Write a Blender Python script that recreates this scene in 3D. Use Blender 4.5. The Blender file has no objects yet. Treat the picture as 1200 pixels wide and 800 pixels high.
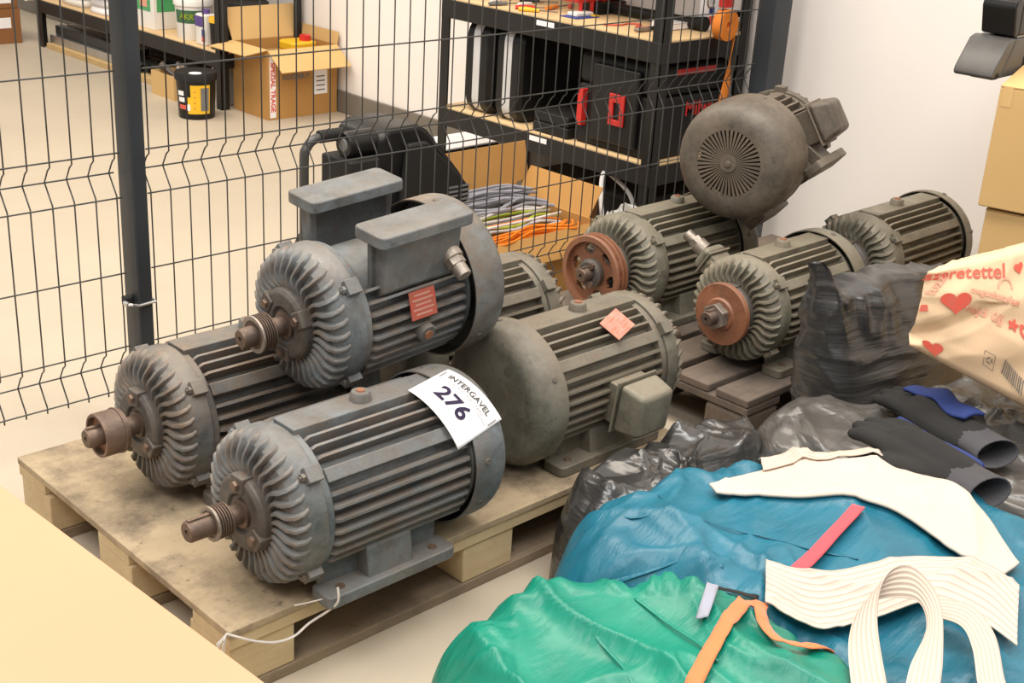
import bpy, bmesh, math, random
from mathutils import Vector, Matrix, noise
random.seed(7)
S = bpy.context.scene
COL = S.collection
PI = math.pi
def rad(a): return a * PI / 180

# ------------------------------------------------------------------ camera, light
CAM_H = 1.44
yaw, pitch, roll, FPX = 0.786649, 0.38613, 0.060048, 1533.89
fw = Vector((math.cos(yaw) * math.cos(pitch), math.sin(yaw) * math.cos(pitch), -math.sin(pitch)))
rt = fw.cross(Vector((0, 0, 1))).normalized(); up = rt.cross(fw)
rt2 = math.cos(roll) * rt + math.sin(roll) * up
up2 = -math.sin(roll) * rt + math.cos(roll) * up
cd = bpy.data.cameras.new('camera'); cam = bpy.data.objects.new('camera', cd); COL.objects.link(cam)
cd.sensor_width = 36; cd.lens = FPX / 1200 * 36; cd.clip_start = .05
cam.matrix_world = Matrix((( rt2.x, up2.x, -fw.x, 0), (rt2.y, up2.y, -fw.y, 0), (rt2.z, up2.z, -fw.z, CAM_H), (0, 0, 0, 1)))
S.camera = cam
W = bpy.data.worlds.new('world'); S.world = W; W.use_nodes = True
W.node_tree.nodes['Background'].inputs[0].default_value = (1, .98, .96, 1)
W.node_tree.nodes['Background'].inputs[1].default_value = .42
def area(name, loc, size, sizey, power, col=(1, .95, .87), target=None):
    l = bpy.data.lights.new(name, 'AREA'); l.shape = 'RECTANGLE'; l.size = size; l.size_y = sizey; l.energy = power; l.color = col
    o = bpy.data.objects.new(name, l); COL.objects.link(o); o.location = loc
    if target: o.rotation_euler = (Vector(target) - Vector(loc)).to_track_quat('-Z', 'Y').to_euler()
    return o
area('ceiling_light', (1.6, 4.6, 4.2), 1.6, 5.5, 190, (1, .89, .75))
area('ceiling_light', (-1.2, 0.6, 4.2), 1.6, 4.5, 150, (1, .97, .93))
area('ceiling_light', (2.2, 0.3, 4.2), 1.0, 3.0, 95, (1, .96, .91))
V = S.view_settings
V.view_transform = 'Standard'; V.look = 'None'; V.gamma = 1; V.use_curve_mapping = False; V.exposure = 0.42

# ------------------------------------------------------------------ helpers
class MB:
    def __init__(s): s.v = []; s.f = []
    def add(s, vs, fs):
        n = len(s.v); s.v += [tuple(v) for v in vs]; s.f += [tuple(i + n for i in f) for f in fs]
    def box(s, c, d, M=None):
        x, y, z = (k / 2 for k in d); c = Vector(c)
        vs = [Vector((a * x, b * y, e * z)) for a in (-1, 1) for b in (-1, 1) for e in (-1, 1)]
        vs = [(M @ v if M else v) + c for v in vs]
        s.add(vs, [(0, 1, 3, 2), (4, 6, 7, 5), (0, 4, 5, 1), (2, 3, 7, 6), (0, 2, 6, 4), (1, 5, 7, 3)]); return s
    def box2(s, a, b): return s.box([(p + q) / 2 for p, q in zip(a, b)], [abs(q - p) for p, q in zip(a, b)])
    def rev(s, prof, n=48, axis='x', cap0=True, cap1=True, o=(0, 0, 0)):
        o = Vector(o); vs = []; fs = []
        for (a, r) in prof:
            for k in range(n):
                t = 2 * PI * k / n; p, q = r * math.cos(t), r * math.sin(t)
                vs.append(Vector((a, p, q) if axis == 'x' else ((q, a, p) if axis == 'y' else (p, q, a))) + o)
        for i in range(len(prof) - 1):
            for k in range(n):
                k2 = (k + 1) % n; fs.append((i * n + k, (i + 1) * n + k, (i + 1) * n + k2, i * n + k2))
        if cap0: fs.append(tuple(range(n)))
        if cap1: m = (len(prof) - 1) * n; fs.append(tuple(m + k for k in reversed(range(n))))
        s.add(vs, fs); return s
    def cyl(s, p0, p1, r0, r1=None, n=16):
        return s.tube([p0, p1], [r0, r0 if r1 is None else r1], n)
    def tube(s, pts, r, n=8, caps=True):
        pts = [Vector(p) for p in pts]; m = len(pts); vs = []; fs = []
        if not hasattr(r, '__len__'): r = [r] * m
        ref = None
        for i, p in enumerate(pts):
            d = (pts[min(i + 1, m - 1)] - pts[max(i - 1, 0)]).normalized()
            if ref is None:
                ref = Vector((0, 0, 1)) if abs(d.z) < .9 else Vector((1, 0, 0))
            a = (ref - d * ref.dot(d)).normalized(); b = d.cross(a); ref = a
            for k in range(n):
                t = 2 * PI * k / n; vs.append(p + (a * math.cos(t) + b * math.sin(t)) * r[i])
        for i in range(m - 1):
            for k in range(n):
                k2 = (k + 1) % n; fs.append((i * n + k, i * n + k2, (i + 1) * n + k2, (i + 1) * n + k))
        if caps: fs.append(tuple(reversed(range(n)))); fs.append(tuple((m - 1) * n + k for k in range(n)))
        s.add(vs, fs); return s
    def prism(s, poly, z0, z1, axis='z'):
        n = len(poly)
        def mk(p, z): return (p[0], p[1], z) if axis == 'z' else ((z, p[0], p[1]) if axis == 'x' else (p[0], z, p[1]))
        s.add([mk(p, z0) for p in poly] + [mk(p, z1) for p in poly],
              [tuple(reversed(range(n))), tuple(n + k for k in range(n))] + [(k, (k + 1) % n, n + (k + 1) % n, n + k) for k in range(n)]); return s
    def grid(s, nu, nv, fn, closed_u=False):
        vs = [fn(i, j) for j in range(nv) for i in range(nu)]; fs = []
        for j in range(nv - 1):
            for i in range(nu if closed_u else nu - 1):
                i2 = (i + 1) % nu; fs.append((j * nu + i, j * nu + i2, (j + 1) * nu + i2, (j + 1) * nu + i))
        s.add(vs, fs); return s
    def mesh(s, name, ang=35):
        me = bpy.data.meshes.new(name); me.from_pydata(s.v, [], s.f); me.update()
        bm = bmesh.new(); bm.from_mesh(me); bmesh.ops.recalc_face_normals(bm, faces=bm.faces[:]); bm.to_mesh(me); bm.free()
        me.polygons.foreach_set('use_smooth', [True] * len(me.polygons))
        me.set_sharp_from_angle(angle=rad(ang)); return me

def link(name, me, mat=None, parent=None, loc=None, rot=None):
    o = bpy.data.objects.new(name, me); COL.objects.link(o)
    if mat and not me.materials: me.materials.append(mat)
    if parent: o.parent = parent
    if loc: o.location = loc
    if rot: o.rotation_euler = rot
    return o
def part(name, mb, mat, parent=None, bevel=0, seg=2, ang=35, label=None, loc=None, rot=None):
    o = link(name, mb.mesh(name, ang), mat, parent, loc, rot)
    if bevel:
        m = o.modifiers.new('b', 'BEVEL'); m.width = bevel; m.segments = seg; m.limit_method = 'ANGLE'; m.angle_limit = rad(35)
        m.harden_normals = True
    if label: o['label'] = label
    return o
def tag(o, label, cat, group=None):
    o['label'] = label; o['category'] = cat
    if group: o['group'] = group
    return o
def thing(name, label, cat, loc=(0, 0, 0), rot=(0, 0, 0), group=None):
    o = bpy.data.objects.new(name, None); o.empty_display_size = .05; COL.objects.link(o)
    o.location = loc; o.rotation_euler = rot
    return tag(o, label, cat, group)
def struct(o): o['kind'] = 'structure'; return o
def rounded(w, d, r, n=4, cx=0, cy=0):
    P = []
    for k, (sx, sy) in enumerate(((1, 1), (-1, 1), (-1, -1), (1, -1))):
        for i in range(n + 1):
            t = (k + i / n) * PI / 2
            P.append((cx + sx * (w / 2 - r) + r * math.cos(t), cy + sy * (d / 2 - r) + r * math.sin(t)))
    return P
def hexbolt(mb, p, d, r=.007, hgt=.006):
    p = Vector(p); d = Vector(d).normalized(); mb.tube([p, p + d * hgt], r, 6); mb.tube([p + d * hgt, p + d * (hgt + .003)], r * .5, 6)
_txt = {}
def text_mesh(body, size, align='CENTER', ext=0.0003, bold=0):
    c = bpy.data.curves.new('t', 'FONT'); c.body = body; c.size = size; c.align_x = align; c.align_y = 'CENTER'; c.extrude = ext; c.offset = bold
    c.resolution_u = 3
    o = bpy.data.objects.new('t', c); COL.objects.link(o)
    dg = bpy.context.evaluated_depsgraph_get(); dg.update()
    me = bpy.data.meshes.new_from_object(o.evaluated_get(dg)); bpy.data.objects.remove(o)
    vs = [tuple(v.co) for v in me.vertices]; fs = [tuple(p.vertices) for p in me.polygons]; bpy.data.meshes.remove(me)
    return vs, fs
def add_text(mb, body, size, M, bold=0, ext=.0003, fn=None):
    vs, fs = text_mesh(body, size, 'CENTER', ext, bold)
    mb.add([(fn(Vector(v)) if fn else M @ Vector(v)) for v in vs], fs)

# ------------------------------------------------------------------ materials
def nodes(name):
    m = bpy.data.materials.new(name); m.use_nodes = True; nt = m.node_tree
    return m, nt, nt.nodes['Principled BSDF']
def N(nt, typ, **kw):
    n = nt.nodes.new(typ)
    for k, v in kw.items():
        if k.startswith('i_'):
            key = k[2:]; n.inputs[int(key) if key.isdigit() else key.replace('_', ' ')].default_value = v
        else: setattr(n, k, v)
    return n
def coords(nt, scale=(1, 1, 1)):
    tc = N(nt, 'ShaderNodeTexCoord'); oi = N(nt, 'ShaderNodeObjectInfo')
    mp = N(nt, 'ShaderNodeMapping'); mp.inputs['Scale'].default_value = scale
    mu = N(nt, 'ShaderNodeMath', operation='MULTIPLY', i_1=37.0); nt.links.new(oi.outputs['Random'], mu.inputs[0])
    ad = N(nt, 'ShaderNodeVectorMath', operation='ADD')
    nt.links.new(tc.outputs['Object'], ad.inputs[0]); nt.links.new(mu.outputs[0], ad.inputs[1]); nt.links.new(ad.outputs[0], mp.inputs['Vector'])
    return mp.outputs[0]
def nz(nt, vec, scale, detail=4, rough=.6):
    n = N(nt, 'ShaderNodeTexNoise'); n.inputs['Scale'].default_value = scale; n.inputs['Detail'].default_value = detail; n.inputs['Roughness'].default_value = rough
    nt.links.new(vec, n.inputs['Vector']); return n.outputs['Fac']
def ramp(nt, fac, a, b):
    r = N(nt, 'ShaderNodeMapRange'); r.inputs['From Min'].default_value = a; r.inputs['From Max'].default_value = b
    nt.links.new(fac, r.inputs['Value']); return r.outputs[0]
def mix(nt, fac, a, b):
    m = N(nt, 'ShaderNodeMix', data_type='RGBA')
    for s, v in ((m.inputs[6], a), (m.inputs[7], b)):
        if isinstance(v, tuple): s.default_value = v + (1,) if len(v) == 3 else v
        else: nt.links.new(v, s)
    if isinstance(fac, (int, float)): m.inputs[0].default_value = fac
    else: nt.links.new(fac, m.inputs[0])
    return m.outputs[2]
def mul(nt, a, b, op='MULTIPLY'):
    m = N(nt, 'ShaderNodeMath', operation=op)
    for s, v in ((m.inputs[0], a), (m.inputs[1], b)):
        if isinstance(v, (int, float)): s.default_value = v
        else: nt.links.new(v, s)
    return m.outputs[0]
def bump(nt, p, h, strength=.3, dist=.002):
    b = N(nt, 'ShaderNodeBump'); b.inputs['Strength'].default_value = strength; b.inputs['Distance'].default_value = dist
    nt.links.new(h, b.inputs['Height']); nt.links.new(b.outputs[0], p.inputs['Normal'])
def simple(name, c, c2=None, rough=.6, metal=0, sc=8, bmp=0, bsc=60, stretch=(1, 1, 1), spec=.5):
    m, nt, p = nodes(name); v = coords(nt, stretch)
    c2 = c2 or tuple(k * .75 for k in c)
    nt.links.new(mix(nt, ramp(nt, nz(nt, v, sc), .35, .65), c, c2), p.inputs['Base Color'])
    p.inputs['Roughness'].default_value = rough; p.inputs['Metallic'].default_value = metal; p.inputs['Specular IOR Level'].default_value = spec
    if bmp: bump(nt, p, nz(nt, v, bsc), bmp)
    return m
def paint(name, base, dark, edge, dust, dust_amt=.6, rust=(.22, .085, .035), rust_amt=.5, rough=.5, metal=.0):
    m, nt, p = nodes(name); v = coords(nt)
    col = mix(nt, ramp(nt, nz(nt, v, 11, 7, .7), .40, .62), base, dark)
    col = mix(nt, mul(nt, ramp(nt, nz(nt, v, 48, 5, .75), .56, .70), .7), col, tuple(k * .45 for k in dark))
    geo = N(nt, 'ShaderNodeNewGeometry'); sp = N(nt, 'ShaderNodeSeparateXYZ'); nt.links.new(geo.outputs['Normal'], sp.inputs[0])
    du = mul(nt, mul(nt, ramp(nt, sp.outputs['Z'], .1, .95), ramp(nt, nz(nt, v, 9, 5, .7), .3, .6)), dust_amt)
    col = mix(nt, mul(nt, ramp(nt, nz(nt, v, 5, 6, .7), .48, .66), .36), col, tuple(a * .45 + b * .5 for a, b in zip(dust, edge)))
    col = mix(nt, du, col, dust)
    col = mix(nt, mul(nt, ramp(nt, nz(nt, v, 33, 5, .7), .62, .70), rust_amt), col, rust)
    ed = mul(nt, ramp(nt, geo.outputs['Pointiness'], .53, .62), ramp(nt, nz(nt, v, 22, 4, .7), .35, .6))
    col = mix(nt, mul(nt, ed, .42), col, edge)
    nt.links.new(col, p.inputs['Base Color']); p.inputs['Roughness'].default_value = rough; p.inputs['Metallic'].default_value = metal
    nt.links.new(ramp(nt, nz(nt, v, 18, 4, .6), 1.05, .0), p.inputs['Roughness'])
    bump(nt, p, nz(nt, v, 90, 5, .65), .55, .002)
    return m
M = {}
M['blue'] = paint('grey_blue_enamel', (.15, .173, .186), (.062, .073, .080), (.26, .18, .125), (.20, .18, .15), .5)
M['bluedk'] = paint('grey_enamel_dirty', (.135, .148, .152), (.055, .061, .063), (.26, .16, .095), (.21, .17, .125), .8)
M['olive'] = paint('dusty_olive_enamel', (.165, .155, .122), (.075, .07, .056), (.24, .18, .12), (.20, .17, .13), .8)
M['oliveg'] = paint('grey_green_enamel', (.20, .19, .145), (.09, .085, .066), (.27, .21, .14), (.22, .19, .14), .7)
M['brownc'] = paint('brown_grime_enamel', (.135, .112, .085), (.065, .055, .044), (.2, .145, .095), (.14, .112, .082), .5, rust_amt=.3)
M['capdark'] = paint('dark_greasy_iron', (.085, .077, .07), (.045, .041, .038), (.2, .145, .105), (.15, .125, .1), .5)
M['rust'] = paint('rusty_iron', (.27, .105, .05), (.16, .06, .032), (.36, .17, .09), (.3, .16, .1), .3)
M['rustdk'] = paint('brown_rusty_steel', (.15, .10, .075), (.075, .055, .045), (.33, .22, .15), (.2, .14, .1), .4, metal=.5)
M['steel'] = paint('worn_steel', (.35, .31, .27), (.2, .17, .145), (.5, .42, .35), (.3, .25, .2), .2, metal=.7)
M['void'] = simple('dark_interior', (.012, .012, .012), rough=.9)
M['plate_red'] = simple('red_nameplate', (.42, .06, .035), (.3, .09, .06), .5, sc=60)
M['plate_line'] = simple('worn_plate_lettering', (.55, .27, .2), rough=.6)
M['plate_pink'] = simple('faded_red_nameplate', (.62, .16, .10), (.5, .26, .2), .5, sc=60)
M['fence'] = simple('anthracite_coating', (.055, .055, .052), (.045, .045, .043), .4, sc=5)
M['post'] = simple('anthracite_post', (.035, .041, .048), (.027, .031, .036), .4, sc=4, spec=.35)
M['post2'] = simple('shelf_black_steel', (.014, .0133, .0127), (.02, .019, .018), .4, sc=4, spec=.3)
M['paper'] = simple('white_paper', (.93, .91, .92), (.9, .88, .89), .6, sc=3)
M['ink'] = simple('dark_violet_ink', (.05, .03, .10), rough=.6)
M['inkgrey'] = simple('grey_ink', (.19, .18, .17), rough=.6)
M['white'] = simple('white_plastic', (.8, .78, .74), (.74, .72, .68), .4)
M['silver'] = simple('silver_metal', (.6, .6, .6), (.5, .5, .5), .3, metal=.9)
M['rim'] = simple('pale_silver_trim', (.62, .62, .62), (.55, .55, .55), .35)
M['black'] = simple('black_plastic', (.010, .0097, .0093), (.015, .0145, .014), .38, bmp=.1, bsc=200, spec=.3)
M['blackm'] = simple('matt_black_plastic', (.015, .0143, .0137), (.021, .02, .019), .6, bmp=.15, bsc=200, spec=.25)
M['red'] = simple('red_plastic', (.62, .03, .022), (.55, .025, .02), .4)
M['yellow'] = simple('yellow_plastic', (.85, .52, .02), (.8, .46, .02), .4)
M['orange'] = simple('orange_webbing', (.85, .27, .03), (.78, .22, .025), .7, sc=40, bmp=.2, bsc=300)
M['green'] = simple('green_print', (.06, .33, .12), (.1, .4, .16), .5)
M['dkgreen'] = simple('dark_green_label', (.03, .09, .05), (.05, .16, .07), .5)
M['teal'] = simple('teal_print', (.1, .42, .45), rough=.5)
M['purple'] = simple('purple_print', (.12, .07, .3), rough=.5)
M['bluep'] = simple('blue_print', (.03, .06, .33), rough=.5)
M['navy'] = simple('dark_navy_card', (.008, .012, .02), rough=.5)
M['grey'] = simple('grey_plastic', (.2, .2, .2), rough=.5)
M['ygreen'] = simple('yellow_green_sheath', (.5, .62, .05), rough=.4)
M['greycable'] = simple('grey_cable_sheath', (.32, .32, .36), rough=.45)
M['whitecable'] = simple('white_cable_sheath', (.7, .68, .66), rough=.45)
M['orcable'] = simple('orange_cable_sheath', (.9, .25, .02), rough=.4)
M['redink'] = simple('red_print', (.72, .10, .06), (.62, .13, .09), .7, sc=30)
M['redfade'] = simple('faded_red_print', (.75, .33, .22), (.78, .42, .3), .7, sc=30)
M['glasslike'] = simple('clear_regulator_plastic', (.62, .6, .57), (.4, .39, .37), .25)

def cardboard(name, c, c2, st=(1, 1, 1)):
    m, nt, p = nodes(name); v = coords(nt, st)
    col = mix(nt, ramp(nt, nz(nt, v, 2.5, 3), .35, .65), c, c2)
    nt.links.new(col, p.inputs['Base Color']); p.inputs['Roughness'].default_value = .75; p.inputs['Specular IOR Level'].default_value = .25
    w = N(nt, 'ShaderNodeTexWave'); w.inputs['Scale'].default_value = 60; w.inputs['Distortion'].default_value = 1; nt.links.new(v, w.inputs['Vector'])
    bump(nt, p, w.outputs['Fac'], .08, .001); return m
M['card'] = cardboard('brown_cardboard', (.50, .27, .085), (.44, .23, .07))
M['cardl'] = cardboard('light_cardboard', (.66, .44, .19), (.60, .39, .165))
M['cardpale'] = cardboard('pale_cardboard', (.50, .315, .185), (.485, .30, .175))
M['carddk'] = cardboard('dark_brown_cardboard', (.30, .13, .05), (.25, .11, .04))
M['kraft'] = cardboard('kraft_paper', (.76, .545, .345), (.70, .495, .31))

def wood(name, c, c2, stain, st=(1.2, 14, 14), amt=.7):
    m, nt, p = nodes(name); v = coords(nt, st); v2 = coords(nt)
    col = mix(nt, ramp(nt, nz(nt, v, 5, 6, .7), .3, .7), c, c2)
    col = mix(nt, mul(nt, ramp(nt, nz(nt, v2, 6, 7, .7), .46, .66), amt), col, stain)
    col = mix(nt, mul(nt, ramp(nt, nz(nt, v2, 45, 4, .8), .62, .72), amt), col, tuple(k * .45 for k in stain))
    nt.links.new(col, p.inputs['Base Color']); p.inputs['Roughness'].default_value = .8; p.inputs['Specular IOR Level'].default_value = .25
    bump(nt, p, nz(nt, v, 9, 6, .7), .3, .002); return m
M['deck'] = wood('stained_plywood', (.44, .345, .225), (.35, .27, .17), (.13, .098, .07), (1, 4, 4), .9)
M['block'] = wood('pale_pine_block', (.58, .46, .285), (.5, .385, .225), (.40, .27, .14), amt=.4)
M['board'] = wood('grubby_bottom_board', (.30, .23, .155), (.22, .165, .115), (.13, .1, .075), amt=.6)
M['edge'] = wood('fresh_pine_edge', (.60, .42, .2), (.5, .34, .15), (.36, .24, .12), amt=.3)
M['old'] = wood('old_grey_brown_wood', (.20, .155, .12), (.145, .115, .092), (.095, .078, .066), amt=.6)
M['osb'] = wood('chipboard_shelf', (.72, .52, .29), (.64, .45, .24), (.5, .34, .17), (9, 9, 9), .4)

def floor_mat():
    m, nt, p = nodes('sealed_concrete'); tc = N(nt, 'ShaderNodeTexCoord'); v = tc.outputs['Object']
    col = mix(nt, ramp(nt, nz(nt, v, 1.1, 6, .62), .32, .68), (.51, .437, .335), (.44, .375, .288))
    col = mix(nt, mul(nt, ramp(nt, nz(nt, v, 70, 3, .6), .68, .76), .35), col, (.33, .30, .27))
    col = mix(nt, mul(nt, ramp(nt, nz(nt, v, 9, 5, .7), .55, .75), .25), col, (.44, .41, .37))
    nt.links.new(col, p.inputs['Base Color']); p.inputs['Roughness'].default_value = .55; p.inputs['Specular IOR Level'].default_value = .35
    bump(nt, p, nz(nt, v, 40, 4, .6), .1, .001); return m
M['floor'] = floor_mat()
M['wall'] = simple('white_wall_paint', (.90, .85, .805), (.88, .83, .785), .7, sc=1.2, spec=.2)
M['skirt'] = simple('grey_baseboard', (.20, .175, .145), (.15, .13, .105), .6, sc=5)

def plastic_bag(name, c, c2, rough=.32, sc=9):
    m, nt, p = nodes(name); v = coords(nt)
    nt.links.new(mix(nt, ramp(nt, nz(nt, v, 5, 4), .35, .65), c, c2), p.inputs['Base Color'])
    p.inputs['Roughness'].default_value = rough; p.inputs['Specular IOR Level'].default_value = .8
    w = mul(nt, nz(nt, v, sc * .8, 2, .45), mul(nt, nz(nt, coords(nt, (1, 1, 5)), sc * .6, 3, .5), .8), 'ADD')
    vo = N(nt, 'ShaderNodeTexVoronoi', feature='DISTANCE_TO_EDGE'); vo.inputs['Scale'].default_value = sc * .9; nt.links.new(v, vo.inputs['Vector'])
    w = mul(nt, w, mul(nt, vo.outputs['Distance'], .9), 'ADD')
    bump(nt, p, w, .6, .03); return m
M['bag'] = plastic_bag('black_bin_bag', (.028, .027, .026), (.045, .043, .041), .27)
M['bag2'] = plastic_bag('thin_grey_black_bin_bag', (.10, .093, .085), (.065, .06, .055), .34)
def stretched_bag():
    m, nt, p = nodes('stretched_black_bin_bag'); v = coords(nt, (.7, .7, 8)); v2 = coords(nt)
    nt.links.new(mix(nt, ramp(nt, nz(nt, v2, 5, 4), .35, .65), (.035, .035, .035), (.052, .051, .05)), p.inputs['Base Color'])
    p.inputs['Roughness'].default_value = .34; p.inputs['Specular IOR Level'].default_value = .8
    bump(nt, p, mul(nt, nz(nt, v, 4.5, 4, .55), mul(nt, nz(nt, v2, 7, 2, .5), .6), 'ADD'), .3, .03); return m
M['bag3'] = stretched_bag()
def fabric(name, c, c2, rough=.36, sheen=.1, bs=.5):
    m, nt, p = nodes(name); v = coords(nt)
    nt.links.new(mix(nt, ramp(nt, nz(nt, v, 7, 5), .3, .7), c, c2), p.inputs['Base Color'])
    p.inputs['Roughness'].default_value = rough; p.inputs['Sheen Weight'].default_value = sheen
    w = mul(nt, mul(nt, nz(nt, coords(nt, (1, 2.6, 1)), 13, 3, .5), 1.0), mul(nt, nz(nt, v, 700, 2, .5), .05), 'ADD')
    bump(nt, p, w, bs, .012); return m
M['bluecloth'] = fabric('petrol_blue_nylon', (.014, .16, .24), (.010, .115, .18), sheen=0)
M['greencloth'] = fabric('emerald_green_nylon', (.003, .25, .165), (.002, .18, .125), sheen=0)
M['cream'] = fabric('cream_elastic', (.63, .515, .425), (.60, .49, .40), .8, .2, .1)
M['creamline'] = fabric('ribbed_cream_elastic', (.58, .48, .39), (.54, .445, .36), .8, .2, .1)
def ribbed(name, c, line, n):
    m, nt, p = nodes(name); at = N(nt, 'ShaderNodeAttribute', attribute_name='across')
    sn = mul(nt, mul(nt, at.outputs['Fac'], n * 2 * PI), 0, 'ADD'); sw = N(nt, 'ShaderNodeMath', operation='SINE'); nt.links.new(sn, sw.inputs[0])
    nt.links.new(mix(nt, ramp(nt, sw.outputs[0], .55, .95), c, line), p.inputs['Base Color']); p.inputs['Roughness'].default_value = .85
    bump(nt, p, sw.outputs[0], .4, .002); return m
M['creamline'] = ribbed('ribbed_cream_elastic', (.62, .51, .42), (.43, .34, .29), 9)
M['creamfine'] = ribbed('fine_ribbed_cream_elastic', (.62, .51, .42), (.46, .37, .31), 6)
M['glove'] = fabric('black_glove_fabric', (.012, .0115, .0115), (.02, .019, .018), .9, .0, .3)
M['gblue'] = fabric('blue_glove_fabric', (.015, .032, .15), (.022, .045, .19), .85, .0, .3)
M['cuff'] = fabric('grey_knit_cuff', (.075, .073, .08), (.055, .053, .058), .9, .0, .4)
M['orstrap'] = fabric('orange_ribbon', (.83, .20, .06), (.76, .17, .05), .7, .2, .1)
M['redstrap'] = fabric('coral_red_ribbon', (.74, .07, .09), (.68, .06, .08), .7, .2, .1)
M['greystrap'] = fabric('grey_ribbon', (.32, .33, .40), (.28, .29, .36), .7, .2, .1)
M['string'] = simple('white_string', (.75, .7, .66), rough=.8)

# ------------------------------------------------------------------ setting
WALLX, FENY = 3.90, 2.62
mb = MB().box2((-4, -4, -.1), (WALLX, 14, 0)); struct(part('floor', mb, M['floor']))
mb = MB().box2((WALLX, -4, 0), (WALLX + .15, 14, 4.3)); struct(part('wall_right', mb, M['wall']))
mb = MB().box2((WALLX - .018, 2.9, 0), (WALLX, 14, .105)); struct(part('baseboard_right', mb, M['skirt'], bevel=.004))

# ------------------------------------------------------------------ fence
RAILS = [(.125, 0), (.178, .032), (.23, 0), (.41, 0), (.588, 0), (.638, .032), (.69, 0), (.87, 0), (1.07, 0), (1.25, 0), (1.30, .032), (1.35, 0), (1.53, 0), (1.73, 0), (1.95, 0)]
def wire_path():
    P = []
    folds = [(.125, .178, .23), (.588, .638, .69), (1.25, 1.30, 1.35)]
    P.append((0, .113))
    for a, m, b in folds:
        P += [(0, a + .004), (.012, a + .022), (.031, m), (.012, b - .022), (0, b - .012)]
    P.append((0, 2.0)); return P
wire_me = MB().tube([(0, y, z) for y, z in wire_path()], .0019, 6).mesh('wire', 80)
def fence_panel(label, x0, x1, step):
    t = thing('wire_fence', label, 'fence', ((x0 + x1) / 2, FENY, .113))
    n = int(round((x1 - x0) / step))
    for k in range(n + 1):
        link('wire', wire_me, M['fence'], t, (x0 + k * step - (x0 + x1) / 2, 0, -.113))
    L = x1 - x0 + .02
    rm = MB().tube([(-L / 2, 0, 0), (L / 2, 0, 0)], .002, 6).mesh('rail')
    for z, dy in RAILS:
        link('rail', rm, M['fence'], t, (0, dy - .0038, z - .113))
    return t
fence_panel('dark wire mesh fence panel between the square post and the white wall', 1.428, 3.678, .05)
fence_panel('dark wire mesh fence panel left of the square post, cut off by the picture edge', .344, 1.344, .05)
def post(x0, x1, y0, y1, label, clip=False):
    t = thing('fence_post', label, 'post', ((x0 + x1) / 2, (y0 + y1) / 2, 0))
    w, d = x1 - x0, y1 - y0
    part('upright', MB().prism(rounded(w, d, .006), .008, 2.05), M['post'], t)
    part('base_plate', MB().prism(rounded(w + .05, d + .05, .01), 0, .008), M['post'], t)
    part('post_cap', MB().prism(rounded(w + .004, d + .004, .007), 2.05, 2.06), M['blackm'], t)
    if clip:
        for z in (.345, 1.3):
            c = part('clamp', MB().box((-w / 2 - .012, -.002, z), (.02, .022, .022)), M['blackm'], t, .003)
            b = MB(); b.tube([(-w / 2 - .016, -d / 2 - .002, z), (-w / 2 - .002, -d / 2 - .004, z - .004), (w / 2 + .003, -d / 2 - .004, z - .002), (w / 2 + .004, 0, z + .002)], .0035, 6)
            b.cyl((-w / 2 - .024, -.012, z), (-w / 2 - .024, -.03, z), .006, n=6); b.tube([(-w / 2 - .024, -.028, z), (-w / 2 - .016, -d / 2 - .002, z)], .0035, 6)
            part('clamp_bolt', b, M['silver'], c)
    return t
post(1.362, 1.398, 2.578, 2.646, 'dark square fence post with a silver clamp at the left', True)
post(3.70, 3.80, 2.575, 2.645, 'dark fence end post standing against the white wall')

# ------------------------------------------------------------------ pallets
def pallet_plain(x0, y0, label):
    t = thing('pallet', label, 'pallet', (x0 + .6, y0 + .4, 0))
    def B(nm, a, b, m, bev=.002): return part(nm, MB().box2((a[0] - .6, a[1] - .4, a[2]), (b[0] - .6, b[1] - .4, b[2])), m, t, bev)
    B('deck_sheet', (0, 0, .129), (1.2, .8, .144), M['deck'], .002)
    for y in (.0, .34, .68): B('stringer_board', (.002, y + .003, .104), (1.198, y + .12, .129), M['block'])
    for y in (0.004, .335, .665):
        B('bottom_board', (.0, y, 0), (1.2, y + .13, .022), M['board'])
        for x in (.0, .53, 1.06): B('block', (x + .003, y + .003, .022), (x + .137, y + .128, .104), M['block'], .004)
    return t
pallet_plain(.977, 1.605, 'pale wooden pallet with a stained sheet top carrying five motors')
def pallet_slat(x0, y0, label):
    t = thing('pallet', label, 'pallet', (x0 + .6, y0 + .4, 0))
    def B(nm, a, b, bev=.005): return part(nm, MB().box2((a[0] - .6, a[1] - .4, a[2]), (b[0] - .6, b[1] - .4, b[2])), M['old'], t, bev)
    y = 0
    for w, g in ((.1, .022), (.105, .026), (.10, .024), (.1, .024), (.1, .024), (.075, .025), (.075, 0)):
        B('deck_board', (0, y, .122), (1.2, y + w, .144)); y += w + g
    for x in (.0, .53, 1.06): B('cross_board', (x, 0, .1), (x + .14, .8, .122))
    for yy in (0, .335, .665):
        B('bottom_board', (0, yy, 0), (1.2, yy + .13, .02))
        for x in (.0, .53, 1.06): B('block', (x, yy + .001, .02), (x + .14, yy + .129, .1), .012)
    return t
pallet_slat(2.455, 1.64, 'dark weathered slatted pallet beneath the four motors by the wall')

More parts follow.
